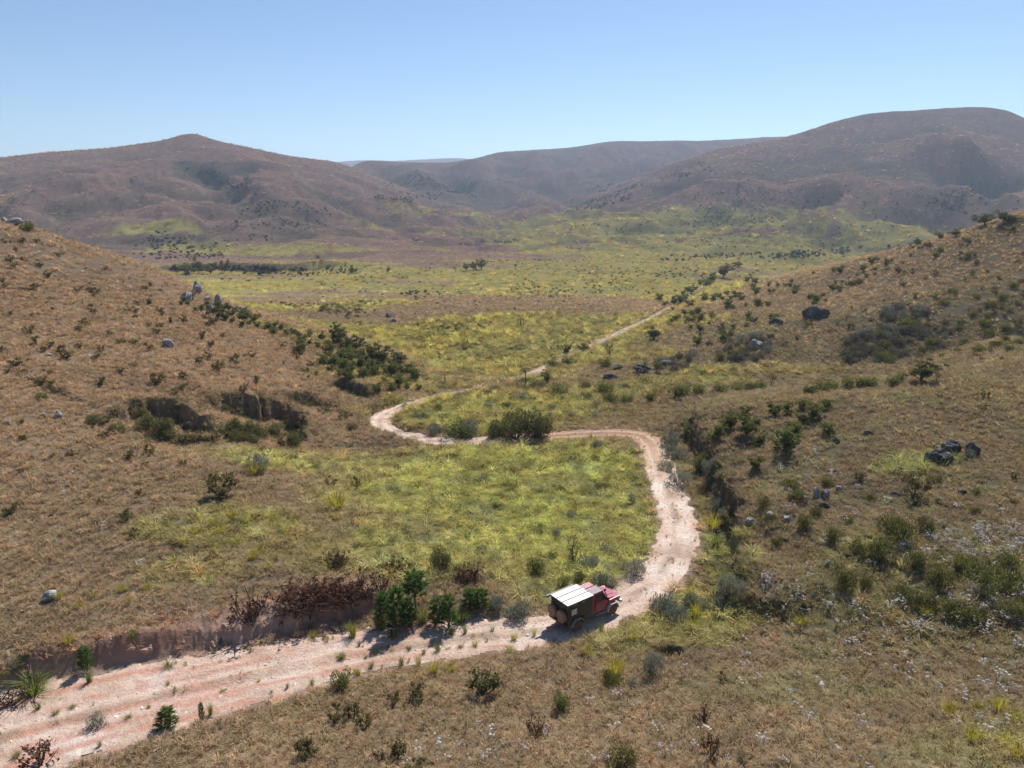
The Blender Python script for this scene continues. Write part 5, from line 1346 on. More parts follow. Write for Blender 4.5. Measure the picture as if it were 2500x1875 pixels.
        plant('tree' if U != 66 else 'bush', U, V, h, w, lb, None, split_at=99)
    plant('bare', 985, 588, 17, 14, 'bare grey tree left of the far group in mid valley', None, split_at=99)
plants_scattered()

# ------------------------------------------------------------------ boulders
def rock_mesh(seed, mat, flat=.7, cuts=7):
    r = np.random.default_rng(seed)
    bm = bmesh.new(); bmesh.ops.create_icosphere(bm, subdivisions=4, radius=1.0)
    pl = []
    for k in range(cuts):
        d = unit(1, r)[0]; pl.append((d, r.uniform(.55, .85)))
    V = np.array([v.co[:] for v in bm.verts])
    for d, k in pl:
        t = V @ d; V -= np.outer(np.maximum(t - k, 0), d)
    n = np.array([fbm(V[:, 0] * 1.5 + s, V[:, 1] * 1.5 + V[:, 2], seed + s, 3) for s in (1,)])[0]
    n2_ = fbm(V[:, 0] * 4 + V[:, 2] * 2, V[:, 1] * 4 - V[:, 2] * 3, seed + 9, 3)
    V *= (1 + .24 * n + .10 * n2_)[:, None]
    # bedding ledges
    V[:, 2] += .05 * np.sin(V[:, 2] * 9 + seed)
    V[:, 2] = (V[:, 2] - V[:, 2].min()) ; V[:, 2] /= V[:, 2].max(); V[:, 0] /= np.ptp(V[:, 0]); V[:, 1] /= np.ptp(V[:, 1])
    for v, c in zip(bm.verts, V): v.co = c
    me = bpy.data.meshes.new('boulder'); bm.to_mesh(me); bm.free(); me.materials.append(mat); return me
ROCKS = [rock_mesh(500 + k, M_STONE) for k in range(5)]; PALES = [rock_mesh(520 + k, M_PALE, .6) for k in range(4)]
def rock(view, x, y, w, h, label, pale=False, group=None, name='boulder'):
    o_ = VO[view] if view else (0, 0); k = .36 if view else 1.0
    p = hit(o_[0] + k * x, o_[1] + k * y)
    if p is None: return
    d = depth_of(p) / 1535.0
    W_ = w * k * d; H_ = h * k * d * 1.1
    me = (PALES if pale else ROCKS)[int(rng.integers(0, 4))]
    o = bpy.data.objects.new(name, me); COL.objects.link(o)
    o.location = (p[0], p[1] + W_ * .3, p[2] - H_ * .35); o.scale = (W_, W_ * rng.uniform(.7, .95), H_ * 1.35)
    o.rotation_euler = (rng.normal() * .08, rng.normal() * .08, rng.uniform(-.5, .5) + (math.pi if rng.uniform() < .5 else 0))
    o['label'] = label; o['category'] = 'rock'
    if group: o['group'] = group
for a in ((6, 1725, 1075, 160, 85, 'large dark boulder, lowest of the group on the right spur'), (6, 1785, 1005, 115, 70, 'dark boulder behind the large one on the right spur'), (6, 1915, 1015, 90, 80, 'layered dark boulder at the right of the spur group'),
          (6, 1690, 985, 42, 30, 'small stone left behind the dark boulders'), (6, 1470, 1118, 55, 36, 'small dark stone left below the boulder group'), (6, 1090, 945, 45, 36, 'dark stone in the grass in the middle of the spur'), (6, 1145, 925, 35, 16, 'flat stone right of the dark stone on the spur'),
          (6, 1285, 892, 60, 24, 'low grey stone high in the middle of the spur'), (6, 1018, 1335, 65, 36, 'flat grey stone below the upright pair'), (6, 1450, 1255, 65, 22, 'flat stone left of the tall dark shrub'), (6, 1848, 1248, 50, 28, 'small stone below the boulder group at the right'),
          (6, 985, 195, 160, 75, 'long grey boulder on the right hillside'), (6, 735, 228, 85, 36, 'dark flat boulder left of the long grey boulder'), (5, 1905, 520, 130, 40, 'dark ledge under the slim tall tree'), (5, 1700, 560, 90, 36, 'dark ledge left of the slim tall tree'), (5, 2050, 480, 110, 30, 'dark ledge right of the slim tall tree'),
          (6, 310, 1480, 50, 30, 'dark stone in the gully by the yellow tussock'), (6, 378, 1498, 50, 36, 'second dark stone in the gully by the yellow tussock'), (4, 1410, 470, 24, 28, 'small dark upright stone on the left hill'), (5, 370, 185, 60, 26, 'grey flat rock in the valley beside a low bush'), (5, 395, 215, 36, 20, 'dark stone right below the flat valley rock'),
          (5, 660, 105, 26, 12, 'small dark rock on the brown valley field'), (5, 908, 100, 20, 10, 'second small dark rock on the brown valley field'), (5, 1745, 500, 60, 26, 'dark stone under the leaning tree')):
    rock(*a)
for a in ((4, 1105, 88, 78, 50, 'pale slab boulder, lower left of the crest group'), (4, 1168, 40, 55, 66, 'tall pale boulder at the top of the crest group'), (4, 1305, 118, 40, 66, 'upright grey boulder right in the crest group'), (4, 1270, 158, 38, 48, 'pale boulder below the upright one at the crest'), (4, 1240, 90, 44, 28, 'low pale boulder in the middle of the crest group'), (4, 1435, 138, 40, 20, 'small pale stone right of the crest boulders'),
          (4, 1000, 362, 75, 44, 'pale and dark boulder alone on the brown hillside'), (4, 2085, 368, 56, 56, 'pale rounded boulder among trees on the hill nose'), (4, 345, 790, 44, 40, 'white stone, right one of a pair on the left slope'), (4, 258, 778, 36, 22, 'white stone, left one of a pair on the left slope'), (4, 40, 828, 44, 20, 'white stone at the left edge'), (4, 520, 758, 26, 14, 'small white stone right of the pair'),
          (7, 290, 662, 85, 52, 'pale grey boulder in yellow grass at the far left'), (6, 978, 1275, 52, 66, 'upright grey stone, left one of a pair on the spur'), (6, 1022, 1270, 38, 54, 'upright grey stone, right one of a pair on the spur'), (6, 1100, 1230, 44, 30, 'small pale stone right of the upright pair'),
          (6, 600, 378, 100, 56, 'pale grey boulder in the dark thicket of the right hillside'), (6, 575, 1420, 66, 30, 'flat pale stone near the gully edge'), (6, 690, 1375, 44, 20, 'small flat stone right of the gully edge stone'), (6, 790, 1410, 44, 30, 'grey stone right of the flat stones'), (4, 1010, 85, 30, 16, 'small pale stone left of the crest boulders'),
          (4, 285, 415, 40, 12, 'flat pale stone on the upper brown hillside'), (4, 545, 420, 60, 10, 'long thin pale stone on the upper brown hillside'), (4, 420, 345, 30, 12, 'small pale stone upper left of the lone boulder'), (4, 1050, 245, 24, 10, 'tiny pale stone above the lone boulder'),
          (0, 22, 484, 40, 12, 'grey rocks on the left skyline'), (0, 8, 480, 16, 10, 'small rock on the skyline at the left edge')):
    rock(*a, pale=True)

def blocks_of_bank():
    """earth blocks that stand out of the red bank or have slumped from it"""
    me = [rock_mesh(540 + k, M_CLOD, .8, 11) for k in range(4)]
    xs = np.array([q[0] for q in BANK]); ys = np.array([q[1] for q in BANK])
    for i in range(6):
        U = 225 + 575 * (i + rng.uniform(-.4, .4)) / 6; V = np.interp(U, xs, ys) + rng.uniform(-26, 6)
        p = hit(U, V)
        d = depth_of(p) / 1535
        o = bpy.data.objects.new('earth_block', me[i % 4]); COL.objects.link(o)
        w = rng.uniform(22, 44) * d; hgt = rng.uniform(20, 34) * d
        o.scale = (w, w * .75, hgt); o.location = (p[0], p[1] + w * .2, p[2] - hgt * .62); o.rotation_euler = (rng.normal() * .12, rng.normal() * .12, rng.uniform(-.5, .5))
        part_ = 'at the left end' if U < 320 else ('left of the middle' if U < 450 else ('in the middle' if U < 580 else ('below the twiggy shrub' if U < 680 else 'at the pine end')))
        o['label'] = ('broad' if w > 1.4 else 'narrow') + ' red earth block of the bank ' + part_; o['category'] = 'earth block'; o['group'] = 'blocks of the red bank'
blocks_of_bank()

# ------------------------------------------------------------------ the truck (x forward, y left, z up; origin on the ground between the axles)
def paint(name, base, dust, rough=.35, amount=.5, low=1.2, metal=0.0, coat=.3):
    m, nt, out = newmat(name)
    tc = N(nt, 'ShaderNodeTexCoord'); geo = N(nt, 'ShaderNodeNewGeometry')
    nz = noise_node(nt, 3.5, 6, .65, tc.outputs['Object'])
    sx = N(nt, 'ShaderNodeSeparateXYZ'); nt.links.new(tc.outputs['Object'], sx.inputs[0])
    mr = N(nt, 'ShaderNodeMapRange'); mr.inputs['From Min'].default_value = low; mr.inputs['From Max'].default_value = .35; nt.links.new(sx.outputs['Z'], mr.inputs['Value'])
    ad = N(nt, 'ShaderNodeMath', operation='MULTIPLY_ADD'); ad.inputs[1].default_value = .6; nt.links.new(mr.outputs[0], ad.inputs[0])
    rr = ramp(nt, nz.outputs[0], ((.35, 0.0), (.75, amount))); nt.links.new(rr.outputs[0], ad.inputs[2]); ad.use_clamp = True
    c = mixc(nt, ad.outputs[0], base, dust)
    p = N(nt, 'ShaderNodeBsdfPrincipled'); nt.links.new(c, p.inputs['Base Color']); p.inputs['Roughness'].default_value = rough; p.inputs['Metallic'].default_value = metal; p.inputs['Coat Weight'].default_value = coat; p.inputs['Coat Roughness'].default_value = .3
    nt.links.new(p.outputs[0], out.inputs[0]); return m
V_RED = paint('dusty_red_paint', (.33, .010, .050), (.085, .036, .025), .42, .3, 1.2, 0, .6)  # dust toned dark, so it also carries shade on the truck sides
V_BLACK = paint('dark_camper_shell', (.018, .014, .013), (.065, .040, .028), .5, .3)  # real dust, darkened to deepen the shaded camper walls
V_WHITE = paint('white_roof_panel', (.80, .80, .79), (.55, .48, .40), .45, .12, .2)
V_GREY = paint('grey_trim', (.28, .28, .28), (.24, .17, .12), .5, .4)
V_SILVER = paint('bright_guard', (.62, .61, .58), (.40, .30, .22), .45, .3, .9)
V_DARK = paint('black_trim', (.018, .018, .019), (.10, .07, .05), .6, .3, .5, 0, 0)
V_TYRE = paint('dusty_tyre_rubber', (.030, .026, .023), (.17, .095, .055), .9, .8, .9, 0, 0)
V_SPARE = paint('mud_coated_tyre', (.28, .155, .09), (.36, .21, .13), .9, .7, .5, 0, 0)
V_RIM = paint('dark_dusty_rim', (.06, .045, .035), (.16, .09, .055), .6, .6, 1.0, .3, 0)
V_GLASS = paint('dark_window_glass', (.012, .014, .016), (.05, .04, .035), .08, .12, .1, 0, .5)
V_LAMP = paint('lamp_glass', (.75, .75, .72), (.5, .42, .34), .15, .1, .2)
V_TAIL = paint('red_lamp', (.35, .02, .015), (.2, .1, .06), .25, .2, .2)
V_AWN = paint('grey_awning_bag', (.23, .23, .22), (.22, .17, .13), .8, .4, .5, 0, 0)

truck = bpy.data.objects.new('off_road_truck', None); COL.objects.link(truck)
def bm_obj(name, bm, mat, parent, bev=0.0, label=None, smooth=False):
    if bev: bmesh.ops.bevel(bm, geom=[e for e in bm.edges], offset=bev, segments=2, affect='EDGES', profile=.6)
    bmesh.ops.recalc_face_normals(bm, faces=bm.faces)
    me = bpy.data.meshes.new(name); bm.to_mesh(me); bm.free()
    if smooth: me.polygons.foreach_set('use_smooth', np.ones(len(me.polygons), dtype=bool))
    me.materials.append(mat)
    o = bpy.data.objects.new(name, me); COL.objects.link(o); o.parent = parent
    if label: o['label'] = label
    return o
def abox(bm, x0, x1, y0, y1, z0, z1):
    r = bmesh.ops.create_cube(bm, size=1.0)
    for v in r['verts']: v.co = Vector((x0 + (x1 - x0) * (v.co.x + .5), y0 + (y1 - y0) * (v.co.y + .5), z0 + (z1 - z0) * (v.co.z + .5)))
    return r['verts']
def prism(bm, prof, y0, y1, taper=None):
    a = [bm.verts.new((x, y0, z)) for x, z in prof]; b = [bm.verts.new((x, y1, z)) for x, z in prof]
    bm.faces.new(a[::-1]); bm.faces.new(b)
    n = len(prof)
    for i in range(n): bm.faces.new((a[i], a[(i + 1) % n], b[(i + 1) % n], b[i]))
    if taper:
        for v in a + b: v.co.y *= taper(v.co)
def boxpart(name, dims, mat, parent, bev=.015, label=None):
    bm = bmesh.new(); abox(bm, *dims); return bm_obj(name, bm, mat, parent, bev, label)
def lathe(bm, prof, cx, cy, cz, axis='y', seg=28):
    rings_ = []
    for (r_, h_) in prof:
        rg = []
        for k in range(seg):
            a = 2 * math.pi * k / seg
            if axis == 'y': rg.append(bm.verts.new((cx + r_ * math.cos(a), cy + h_, cz + r_ * math.sin(a))))
            else: rg.append(bm.verts.new((cx + h_, cy + r_ * math.cos(a), cz + r_ * math.sin(a))))
        rings_.append(rg)
    for p, q in zip(rings_[:-1], rings_[1:]):
        for k in range(seg): bm.faces.new((p[k], p[(k + 1) % seg], q[(k + 1) % seg], q[k]))
    bm.faces.new(rings_[0]); bm.faces.new(rings_[-1][::-1])

WB = 1.575
boxpart('chassis', (-2.3, 2.25, -.42, .42, .42, .66), V_DARK, truck, .03)
bm = bmesh.new()
tap = lambda c: 1.0 - .13 * max(0, c.z - 1.34) / .6
prism(bm, [(-.22, .60), (1.10, .60), (1.26, .98), (1.26, 1.26), (1.10, 1.36), (.80, 1.90), (.70, 1.955), (-.22, 1.96)], -.80, .80, tap)
cabin = bm_obj('cabin', bm, V_RED, truck, .03)
def slanted(name, pts, mat, parent, th=.012):
    """thin pane from four corners, thickened along its normal"""
    bm = bmesh.new(); v = [Vector(p) for p in pts]; n = (v[1] - v[0]).cross(v[2] - v[0]).normalized()
    a = [bm.verts.new(p) for p in v]; b = [bm.verts.new(p + n * th) for p in v]; k = len(v)
    bm.faces.new(a[::-1]); bm.faces.new(b)
    for i in range(k): bm.faces.new((a[i], a[(i + 1) % k], b[(i + 1) % k], b[i]))
    return bm_obj(name, bm, mat, parent)
slanted('windscreen', [(1.075, -.68, 1.42), (1.075, .68, 1.42), (.835, .63, 1.86), (.835, -.63, 1.86)], V_GLASS, truck, .02)
for sgn in (-1, 1):
    y = lambda z: sgn * (.80 * (1 - .13 * max(0, z - 1.34) / .6) + .004)
    bm = bmesh.new(); prism(bm, [(.04, .66), (1.06, .66), (1.13, .98), (1.13, 1.30), (1.02, 1.36), (.04, 1.36)], sgn * .802, sgn * .818)
    door = bm_obj('door', bm, V_RED, truck)
    boxpart('handle', (.14, .34, *sorted((sgn * .818, sgn * .845)), 1.16, 1.20), V_GREY, door, .006)
    q = [(.10, y(1.39), 1.39), (.98, y(1.39), 1.39), (.74, y(1.86), 1.86), (.10, y(1.86), 1.86)]
    slanted('side_window', q if sgn < 0 else q[::-1], V_GLASS, truck)
    boxpart('side_step', (-.05, 1.05, *sorted((sgn * .80, sgn * .93)), .46, .53), V_GREY, truck, .02)
    mi = boxpart('mirror', (.92, 1.02, *sorted((sgn * .86, sgn * 1.05)), 1.36, 1.58), V_DARK, truck, .02)
# camper shell
bm = bmesh.new(); abox(bm, -2.45, -.26, -.85, .85, .93, 2.05)
camper = bm_obj('camper_shell', bm, V_BLACK, truck, .03)
for sgn in (-1, 1):
    for x0, x1 in ((-2.43, -2.07), (-1.08, -.28)):
        boxpart('lower_panel', (x0, x1, *sorted((sgn * .60, sgn * .845)), .60, .94), V_BLACK, truck, .015)
boxpart('roof_base', (-2.50, -.22, -.89, .89, 2.045, 2.085), V_DARK, truck, .008)
for k in range(3):
    y0 = -.865 + k * .59
    boxpart('roof_panel', (-2.485, -.235, y0, y0 + .540, 2.084, 2.118), V_WHITE, truck, .008)
for y in (-.298, .292): boxpart('roof_rail', (-2.485, -.235, y - .035, y + .035, 2.108, 2.128), V_DARK, truck, .004)
boxpart('awning', (-2.80, -.45, .90, 1.04, 1.96, 2.10), V_AWN, truck, .03, 'rolled grey awning along the roof edge')
hp = boxpart('side_hatch', (-2.12, -1.66, -.862, -.852, 1.26, 1.66), V_SILVER, truck, .004, 'pale square hatch on the camper side')
boxpart('latch', (-1.72, -1.69, -.872, -.863, 1.42, 1.52), V_DARK, hp, .002)
for x in (-1.95, -1.25):
    boxpart('hinge', (x, x + .34, -.885, -.853, 1.93, 1.955), V_SILVER, truck, .004)
boxpart('rear_door', (-2.462, -2.452, -.72, .72, 1.0, 1.92), V_BLACK, truck, .003)
for s in (-1, 1):
    boxpart('tail_light', (-2.475, -2.452, *sorted((s * .74, s * .83)), .98, 1.20), V_TAIL, truck, .004)
boxpart('rear_bumper', (-2.62, -2.45, -.84, .84, .55, .74), V_DARK, truck, .03)
# cab roof and rack
bm = bmesh.new(); abox(bm, -.20, .78, -.73, .73, 1.95, 1.995)
croof = bm_obj('cab_roof', bm, V_RED, truck, .018)
for k in range(5):
    y = .12 + k * .125
    boxpart('rib', (-.12, .70, y, y + .07, 1.994, 2.022), V_RED, croof, .012)
rack = bm_obj('roof_rack', (lambda b: (abox(b, -.20, .80, -.79, -.75, 2.05, 2.09), abox(b, -.20, .80, .04, .08, 2.05, 2.09), abox(b, -.20, -.16, -.75, .04, 2.05, 2.09), abox(b, .76, .80, -.75, .04, 2.05, 2.09), abox(b, -.12, -.08, -.78, -.72, 1.98, 2.06), abox(b, .6, .64, -.78, -.72, 1.98, 2.06), b)[-1])(bmesh.new()), V_DARK, truck, .006)
for k in range(5):
    y = -.70 + k * .148
    boxpart('slat', (-.16, .76, y, y + .075, 2.062, 2.082), V_GREY, rack, .004)
# bonnet, wings, front
bm = bmesh.new()
prism(bm, [(1.22, .80), (2.30, .80), (2.34, 1.10), (2.26, 1.17), (1.24, 1.32)], -.74, .74, lambda c: 1.0 - .08 * max(0, c.x - 1.22) / 1.1)
bm_obj('bonnet', bm, V_RED, truck, .04)
bm = bmesh.new(); prism(bm, [(1.40, 1.29), (2.10, 1.19), (2.10, 1.225), (1.40, 1.335)], -.36, .36); bm_obj('bonnet_scoop', bm, V_RED, truck, .012)
boxpart('grille', (2.31, 2.36, -.44, .44, .86, 1.08), V_DARK, truck, .01)
boxpart('front_bumper', (2.36, 2.58, -.80, .80, .58, .78), V_SILVER, truck, .04)
for s in (-1, 1):
    bm = bmesh.new(); lathe(bm, [(.10, 0), (.105, .03), (.07, .05)], 2.33, s * .50, .98, 'x', 18); bm_obj('headlight', bm, V_LAMP, truck)
    boxpart('wing', (1.20, 2.28, *sorted((s * .62, s * .84)), .92, 1.19), V_RED, truck, .035)
    for xc, m_, rr in ((WB, V_SILVER, .53), (-WB, V_GREY, .53)):
        bm = bmesh.new(); angs = np.radians([-8, 30, 62, 118, 150, 188]); y0, y1 = sorted((s * .80, s * .98))
        oi_ = [(xc + rr * math.cos(a), .44 + rr * .98 * math.sin(a)) for a in angs]; ii_ = [(xc + (rr - .05) * math.cos(a), .44 + (rr - .05) * .98 * math.sin(a)) for a in angs]
        prism(bm, oi_ + ii_[::-1], y0, y1); bm_obj('fender_flare', bm, m_, truck, .012)
# snorkel on the right side
g = Geo(); g.tube([(1.35, -.74, 1.05), (1.22, -.82, 1.30), (1.08, -.84, 1.46), (.86, -.80, 1.92), (.82, -.79, 2.06)], (.04, .045, .04, .035, .04), 8)
sn = bpy.data.objects.new('snorkel', g.mesh('snorkel', [V_DARK])); COL.objects.link(sn); sn.parent = truck
boxpart('snorkel_head', (.78, .94, -.86, -.74, 2.03, 2.17), V_DARK, sn, .03)
def wheel(x, y, side, part='wheel', spare=False, r=.42):
    w = .27
    ty_m = V_SPARE if spare else V_TYRE
    prof = [(r * .62, -w * .42), (r * .80, -w * .5), (r * .95, -w * .47), (r, -w * .34), (r, w * .34), (r * .95, w * .47), (r * .80, w * .5), (r * .62, w * .42)]
    rp = [(r * .63, -w * .30), (r * .58, -w * .40), (r * .5, -w * .18), (r * .2, -w * .16), (r * .16, -w * .36), (r * .16, w * .36), (r * .2, w * .16), (r * .5, w * .18), (r * .58, w * .40), (r * .63, w * .30)]
    o = bpy.data.objects.new(part, None); COL.objects.link(o); o.parent = truck
    for nm, pf, m_ in (('tyre', prof, ty_m), ('rim', rp, V_SPARE if spare else V_RIM)):
        bm = bmesh.new()
        if spare: lathe(bm, pf, -2.62, y, 1.20, 'x', 30)
        else: lathe(bm, pf, x, y, r, 'y', 30)
        c = bm_obj(nm, bm, m_, o, 0, None, True)
    bm = bmesh.new()
    seg = 30
    for k in range(seg):
        a = 2 * math.pi * k / seg; ww = w * .34 * (1 if k % 2 else .8)
        for sg in (-1, 1):
            t = bmesh.ops.create_cube(bm, size=1.0)['verts']
            for v in t:
                rad = r + .008 + v.co.z * .022; aa = a + v.co.x * .11; off = sg * ww * .62 + v.co.y * ww * .8
                v.co = Vector((-2.62 + off, y + rad * math.cos(aa), 1.20 + rad * math.sin(aa))) if spare else Vector((x + rad * math.cos(aa), y + off, r + rad * math.sin(aa)))
    bm_obj('tread', bm, ty_m, o)
for x in (WB, -WB):
    for s in (-1, 1): wheel(x, s * .80, s)
for y in (-.44, .46): wheel(0, y, 1, 'spare_wheel', True, .40)
for y in (-.44, .46): boxpart('spare_carrier', (-2.52, -2.44, y - .08, y + .08, .8, 1.5), V_DARK, truck, .01)
pr = hit(1245.4, 1364); pf = hit(1321.8, 1329.7)
hd = math.atan2(pf[1] - pr[1], pf[0] - pr[0])
mid_ = (pr + pf) / 2 + .80 * np.array((-math.sin(hd), math.cos(hd), 0))
truck.rotation_euler = (0, 0, hd)
truck.location = (mid_[0], mid_[1], 0.06)
truck['label'] = 'dark red off-road truck with white camper roof and two spare wheels on the track'; truck['category'] = 'truck'
TRUCK = mid_

# ------------------------------------------------------------------ the uncountable small things
def build_flowers():
    pts = []
    for poly, n in (([(1640, 1180), (2212, 1040), (2212, 1659), (1900, 1500), (1600, 1420), (1640, 1290)], 330), ([(1900, 1180), (2212, 1120), (2212, 1340), (1950, 1380), (1850, 1290)], 320), ([(800, 1659), (1300, 1450), (1700, 1430), (2000, 1659)], 90), ([(100, 1000), (500, 1060), (600, 1200), (300, 1250), (100, 1250)], 40), ([(1500, 770), (1800, 780), (2200, 760), (2200, 800), (1800, 820), (1500, 830)], 120), ([(1800, 960), (1950, 1120), (1700, 1120), (1650, 1020)], 60)):
        for U, V in poly_scatter(poly, n, 1.5, 6):
            h = hit(U, V)
            if h is not None and grid_sample(RD, h[0:1], h[1:2])[0] > .8: pts.append(h)
    pts = np.array(pts); n = len(pts)
    # flowers come in drifts
    k = fbm(pts[:, 0] / 4.5, pts[:, 1] / 4.5, 66, 3) > rng.uniform(-.35, .3, n); pts = pts[k]; n = len(pts)
    pr_ = []
    for q in range(4):
        r = np.random.default_rng(600 + q); g = Geo()
        for c in range(7):
            o = r.normal(size=2) * .16; z = r.uniform(.36, .52)
            m = 6; a = np.arange(m) * 2 * math.pi / m; rad = r.uniform(.035, .065); tl = r.normal(size=2) * .25
            vs = [(o[0] + rad * math.cos(t), o[1] + rad * math.sin(t), z + rad * (tl[0] * math.cos(t) + tl[1] * math.sin(t))) for t in a] + [(o[0], o[1], z + .03)]
            g.add(vs, [(i, (i + 1) % m, m) for i in range(m)])
            g.quads([[(o[0] * .3 - .008, o[1] * .3, 0), (o[0] * .3 + .008, o[1] * .3, 0), (o[0] + .008, o[1], z), (o[0] - .008, o[1], z)]])
        pr_.append(proto('fl', g, [M_PETAL]))
    s = rng.uniform(.7, 1.35, n); tint = C(.50, .47, .44) * rng.uniform(.6, 1.2, (n, 1)) * (1 + .05 * rng.normal(size=(n, 3)))
    stuff_points('wild_flowers', 'silvery white wild flowers sprinkled through the grass', pts - (0, 0, .02), np.stack([rng.normal(size=n) * .15, rng.normal(size=n) * .15, rng.uniform(0, 6.28, n)], 1), np.stack([s, s, s], 1), tint, rng.integers(0, 4, n), pr_, 'flowers')
build_flowers()

def build_gravel():
    n = 5500
    i = rng.integers(0, len(ROAD), n * 3); near = np.hypot(ROAD[i, 0], ROAD[i, 1]) < 95; i = i[near][:n]; n = len(i)
    t = np.gradient(ROAD[:, :2], axis=0); t /= np.linalg.norm(t, axis=1, keepdims=True)
    o = rng.normal(size=n) * ROAD[i, 4] * .38
    x = ROAD[i, 0] - t[i, 1] * o + rng.normal(size=n) * .3; y = ROAD[i, 1] + t[i, 0] * o + rng.normal(size=n) * .3
    z = grid_sample(GZ, x, y) + .03
    pr_ = []
    for q in range(3):
        bm = bmesh.new(); bmesh.ops.create_icosphere(bm, subdivisions=1, radius=.5)
        r = np.random.default_rng(640 + q)
        for v in bm.verts: v.co = Vector((v.co.x * r.uniform(.7, 1.2), v.co.y * r.uniform(.7, 1.2), v.co.z * r.uniform(.4, .7)))
        g = Geo(); g.add([v.co[:] for v in bm.verts], [[v.index for v in f.verts] for f in bm.faces]); bm.free(); pr_.append(proto('pb', g, [M_PEBBLE]))
    s = .035 + .12 * rng.uniform(size=n) ** 2.5; q = rng.uniform(size=n); s[q < .03] = rng.uniform(.16, .34, (q < .03).sum())
    tint = C(.60, .53, .47) * rng.uniform(.35, 1.4, (n, 1))
    stuff_points('gravel', 'loose pale stones and gravel lying on the dirt track', np.stack([x, y, z], 1), rng.uniform(0, 6.28, (n, 3)) * (.1, .1, 1), np.stack([s, s, s], 1), tint, rng.integers(0, 3, n), pr_, 'gravel')
build_gravel()

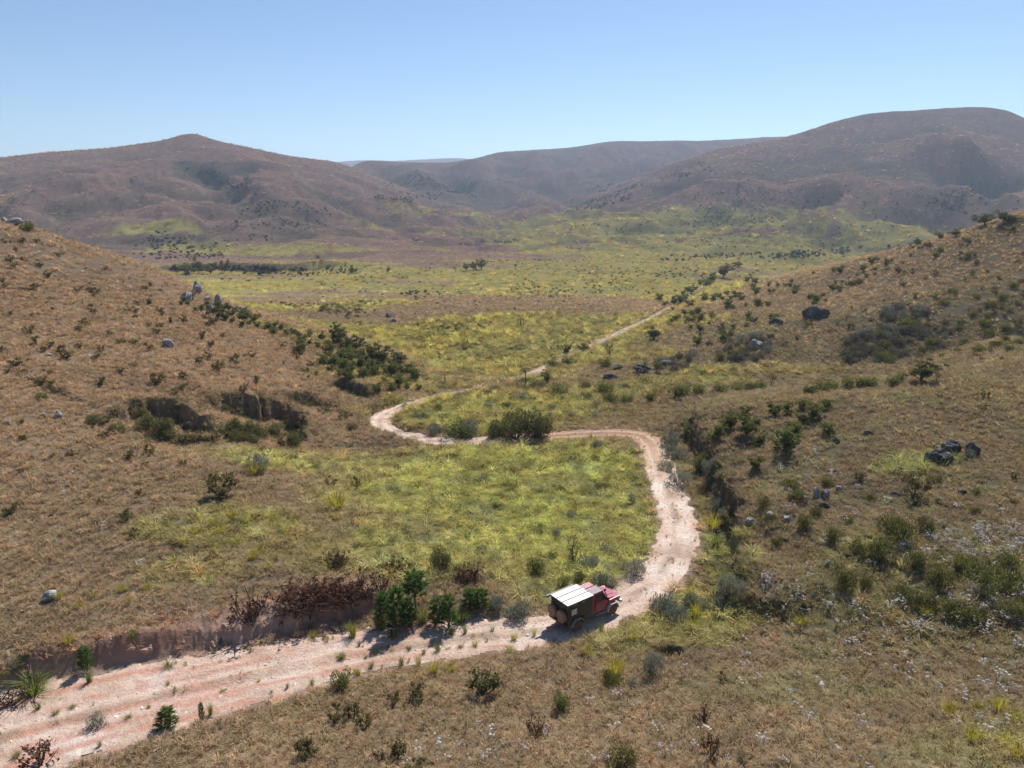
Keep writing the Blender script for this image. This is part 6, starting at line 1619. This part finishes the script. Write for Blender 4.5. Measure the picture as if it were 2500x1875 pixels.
def build_scrub():
    """far scrub of the valley floor and the far hills, too small to count"""
    P_ = []; H_ = []; T_ = []
    def put(poly, n, h0, h1, tint=(.095, .098, .046), mind=2.0, asp=1.3):
        for U, V in poly_scatter(poly, n, mind, 8):
            h = hit(U, V)
            if h is None or grid_sample(RD, h[0:1], h[1:2])[0] < .5: continue
            if gnoise(h[0] / 24 * 200 / h[1], h[1] / 24 * 200 / h[1] * 1.0 + h[1] / 60, 9) < rng.uniform(-.5, .35): continue
            d = depth_of(h) / 1535; P_.append(h); H_.append((rng.uniform(h0, h1) * .8 * d, asp)); T_.append(np.array(tint) * rng.uniform(.65, 1.5))
    floor = [(560, 690), (700, 640), (560, 610), (420, 600), (800, 575), (1200, 560), (1500, 570), (1900, 545), (1700, 590), (1500, 640), (1340, 720), (1180, 790), (980, 810), (880, 790)]
    put(floor, 520, 2, 5.5); put(floor, 600, 2.5, 5, (.11, .12, .04), 2, 1.6)
    put([(900, 690), (1350, 700), (1180, 790), (980, 810), (880, 770)], 420, 4, 8, (.085, .10, .035), 3, 1.7)
    put([(1100, 600), (1500, 580), (1580, 610), (1300, 640), (1080, 650)], 260, 3, 6)
    put([(730, 690), (780, 650), (960, 620), (900, 650), (800, 690)], 90, 5, 10); put([(560, 655), (720, 660), (860, 680), (720, 680)], 60, 5, 11)
    put([(1120, 790), (1180, 780), (1260, 740), (1280, 770), (1180, 830)], 60, 5, 12)
    put([(840, 745), (1000, 742), (1010, 752), (850, 755)], 60, 4, 8)
    put([(1420, 555), (1700, 545), (2000, 525), (2020, 535), (1700, 560), (1430, 565)], 330, 3, 8, (.045, .058, .035))
    put([(1200, 540), (1700, 535), (1720, 480), (1500, 440), (1250, 470)], 380, 1.6, 4.5, (.075, .08, .035)); put([(1480, 480), (1700, 500), (1760, 400), (1600, 370), (1500, 420)], 420, 1.6, 4)
    put([(1700, 540), (2050, 510), (2000, 400), (1750, 430)], 200, 1.6, 5); put([(1180, 475), (1260, 440), (1520, 350), (1540, 370), (1300, 450)], 380, 2, 6, (.04, .05, .03))
    put([(480, 545), (740, 480), (690, 440), (540, 430), (500, 480)], 260, 2, 5.5, (.045, .055, .03)); put([(270, 545), (340, 500), (520, 520), (480, 560), (300, 560)], 280, 2.5, 7, (.045, .055, .03)); put([(400, 365), (460, 370), (560, 415), (560, 425), (440, 385)], 140, 2.5, 6, (.03, .04, .025))
    put([(760, 420), (900, 370), (1060, 400), (1000, 430), (880, 440)], 380, 1.6, 4.5, (.045, .055, .035)); put([(860, 490), (1000, 460), (900, 430), (780, 420)], 200, 1.2, 3)
    put([(900, 420), (1010, 410), (1040, 432), (930, 432)], 120, 3, 6, (.03, .04, .03)); put([(2000, 440), (2060, 400), (2200, 380), (2200, 470), (2100, 470)], 240, 2, 6, (.04, .05, .03))
    put([(350, 578), (520, 575), (620, 585), (560, 598), (400, 598)], 130, 4, 11, (.035, .045, .022)); put([(580, 590), (640, 580), (760, 575), (780, 590), (640, 600)], 90, 3, 8, (.04, .05, .025))
    put([(980, 527), (1180, 512), (1180, 518), (1000, 532)], 90, 2, 4, (.035, .045, .028)); put([(1640, 480), (1830, 400), (1840, 420), (1690, 480)], 160, 2, 5, (.035, .048, .028)); put([(1290, 400), (1480, 390), (1420, 420), (1300, 430)], 120, 2, 5, (.04, .05, .03))
    pts = np.array(P_); H = np.array(H_); n = len(pts)
    pr_ = []
    for q in range(4):
        s_, f_ = grow_mound(700 + q, 150, .34, .4, .3, 0); norm_geo(f_); pr_.append(proto('sc', f_, [M_SCRUB]))
    w = H[:, 0] * H[:, 1] * rng.uniform(.8, 1.4, n)
    stuff_points('distant_scrub', 'dark scrub dotted over the valley floor and the far hills', pts - (0, 0, .05), np.stack([np.zeros(n), np.zeros(n), rng.uniform(0, 6.28, n)], 1), np.stack([w, w, H[:, 0]], 1), np.array(T_), rng.integers(0, 4, n), pr_, 'scrub')
build_scrub()

# ------------------------------------------------------------------ look-alikes that stand side by side get their place in the row
def number_rows():
    ORD = 'first second third fourth fifth sixth seventh eighth ninth tenth eleventh twelfth thirteenth fourteenth fifteenth sixteenth seventeenth eighteenth nineteenth twentieth'.split()
    by = {}
    for o in SC.objects:
        if o.parent is None and o.get('category') and o.get('label') and o.get('kind') is None: by.setdefault(o['label'], []).append(o)
    for lb, os_ in by.items():
        if len(os_) < 2 or len(lb.split()) > 12: continue
        os_.sort(key=lambda o: o.location.x / max(o.location.y, 1))
        n = len(os_)
        for i, o in enumerate(os_):
            if n > 40: continue
            if i < 20 and (i < (n + 1) // 2 or n > 40): k = ORD[i] + ' from the left'
            elif n - 1 - i < 20: k = ORD[n - 1 - i] + ' from the right'
            else: continue
            o['label'] = lb + ', ' + k.replace('first from the left', 'leftmost of these').replace('first from the right', 'rightmost of these')
number_rows()
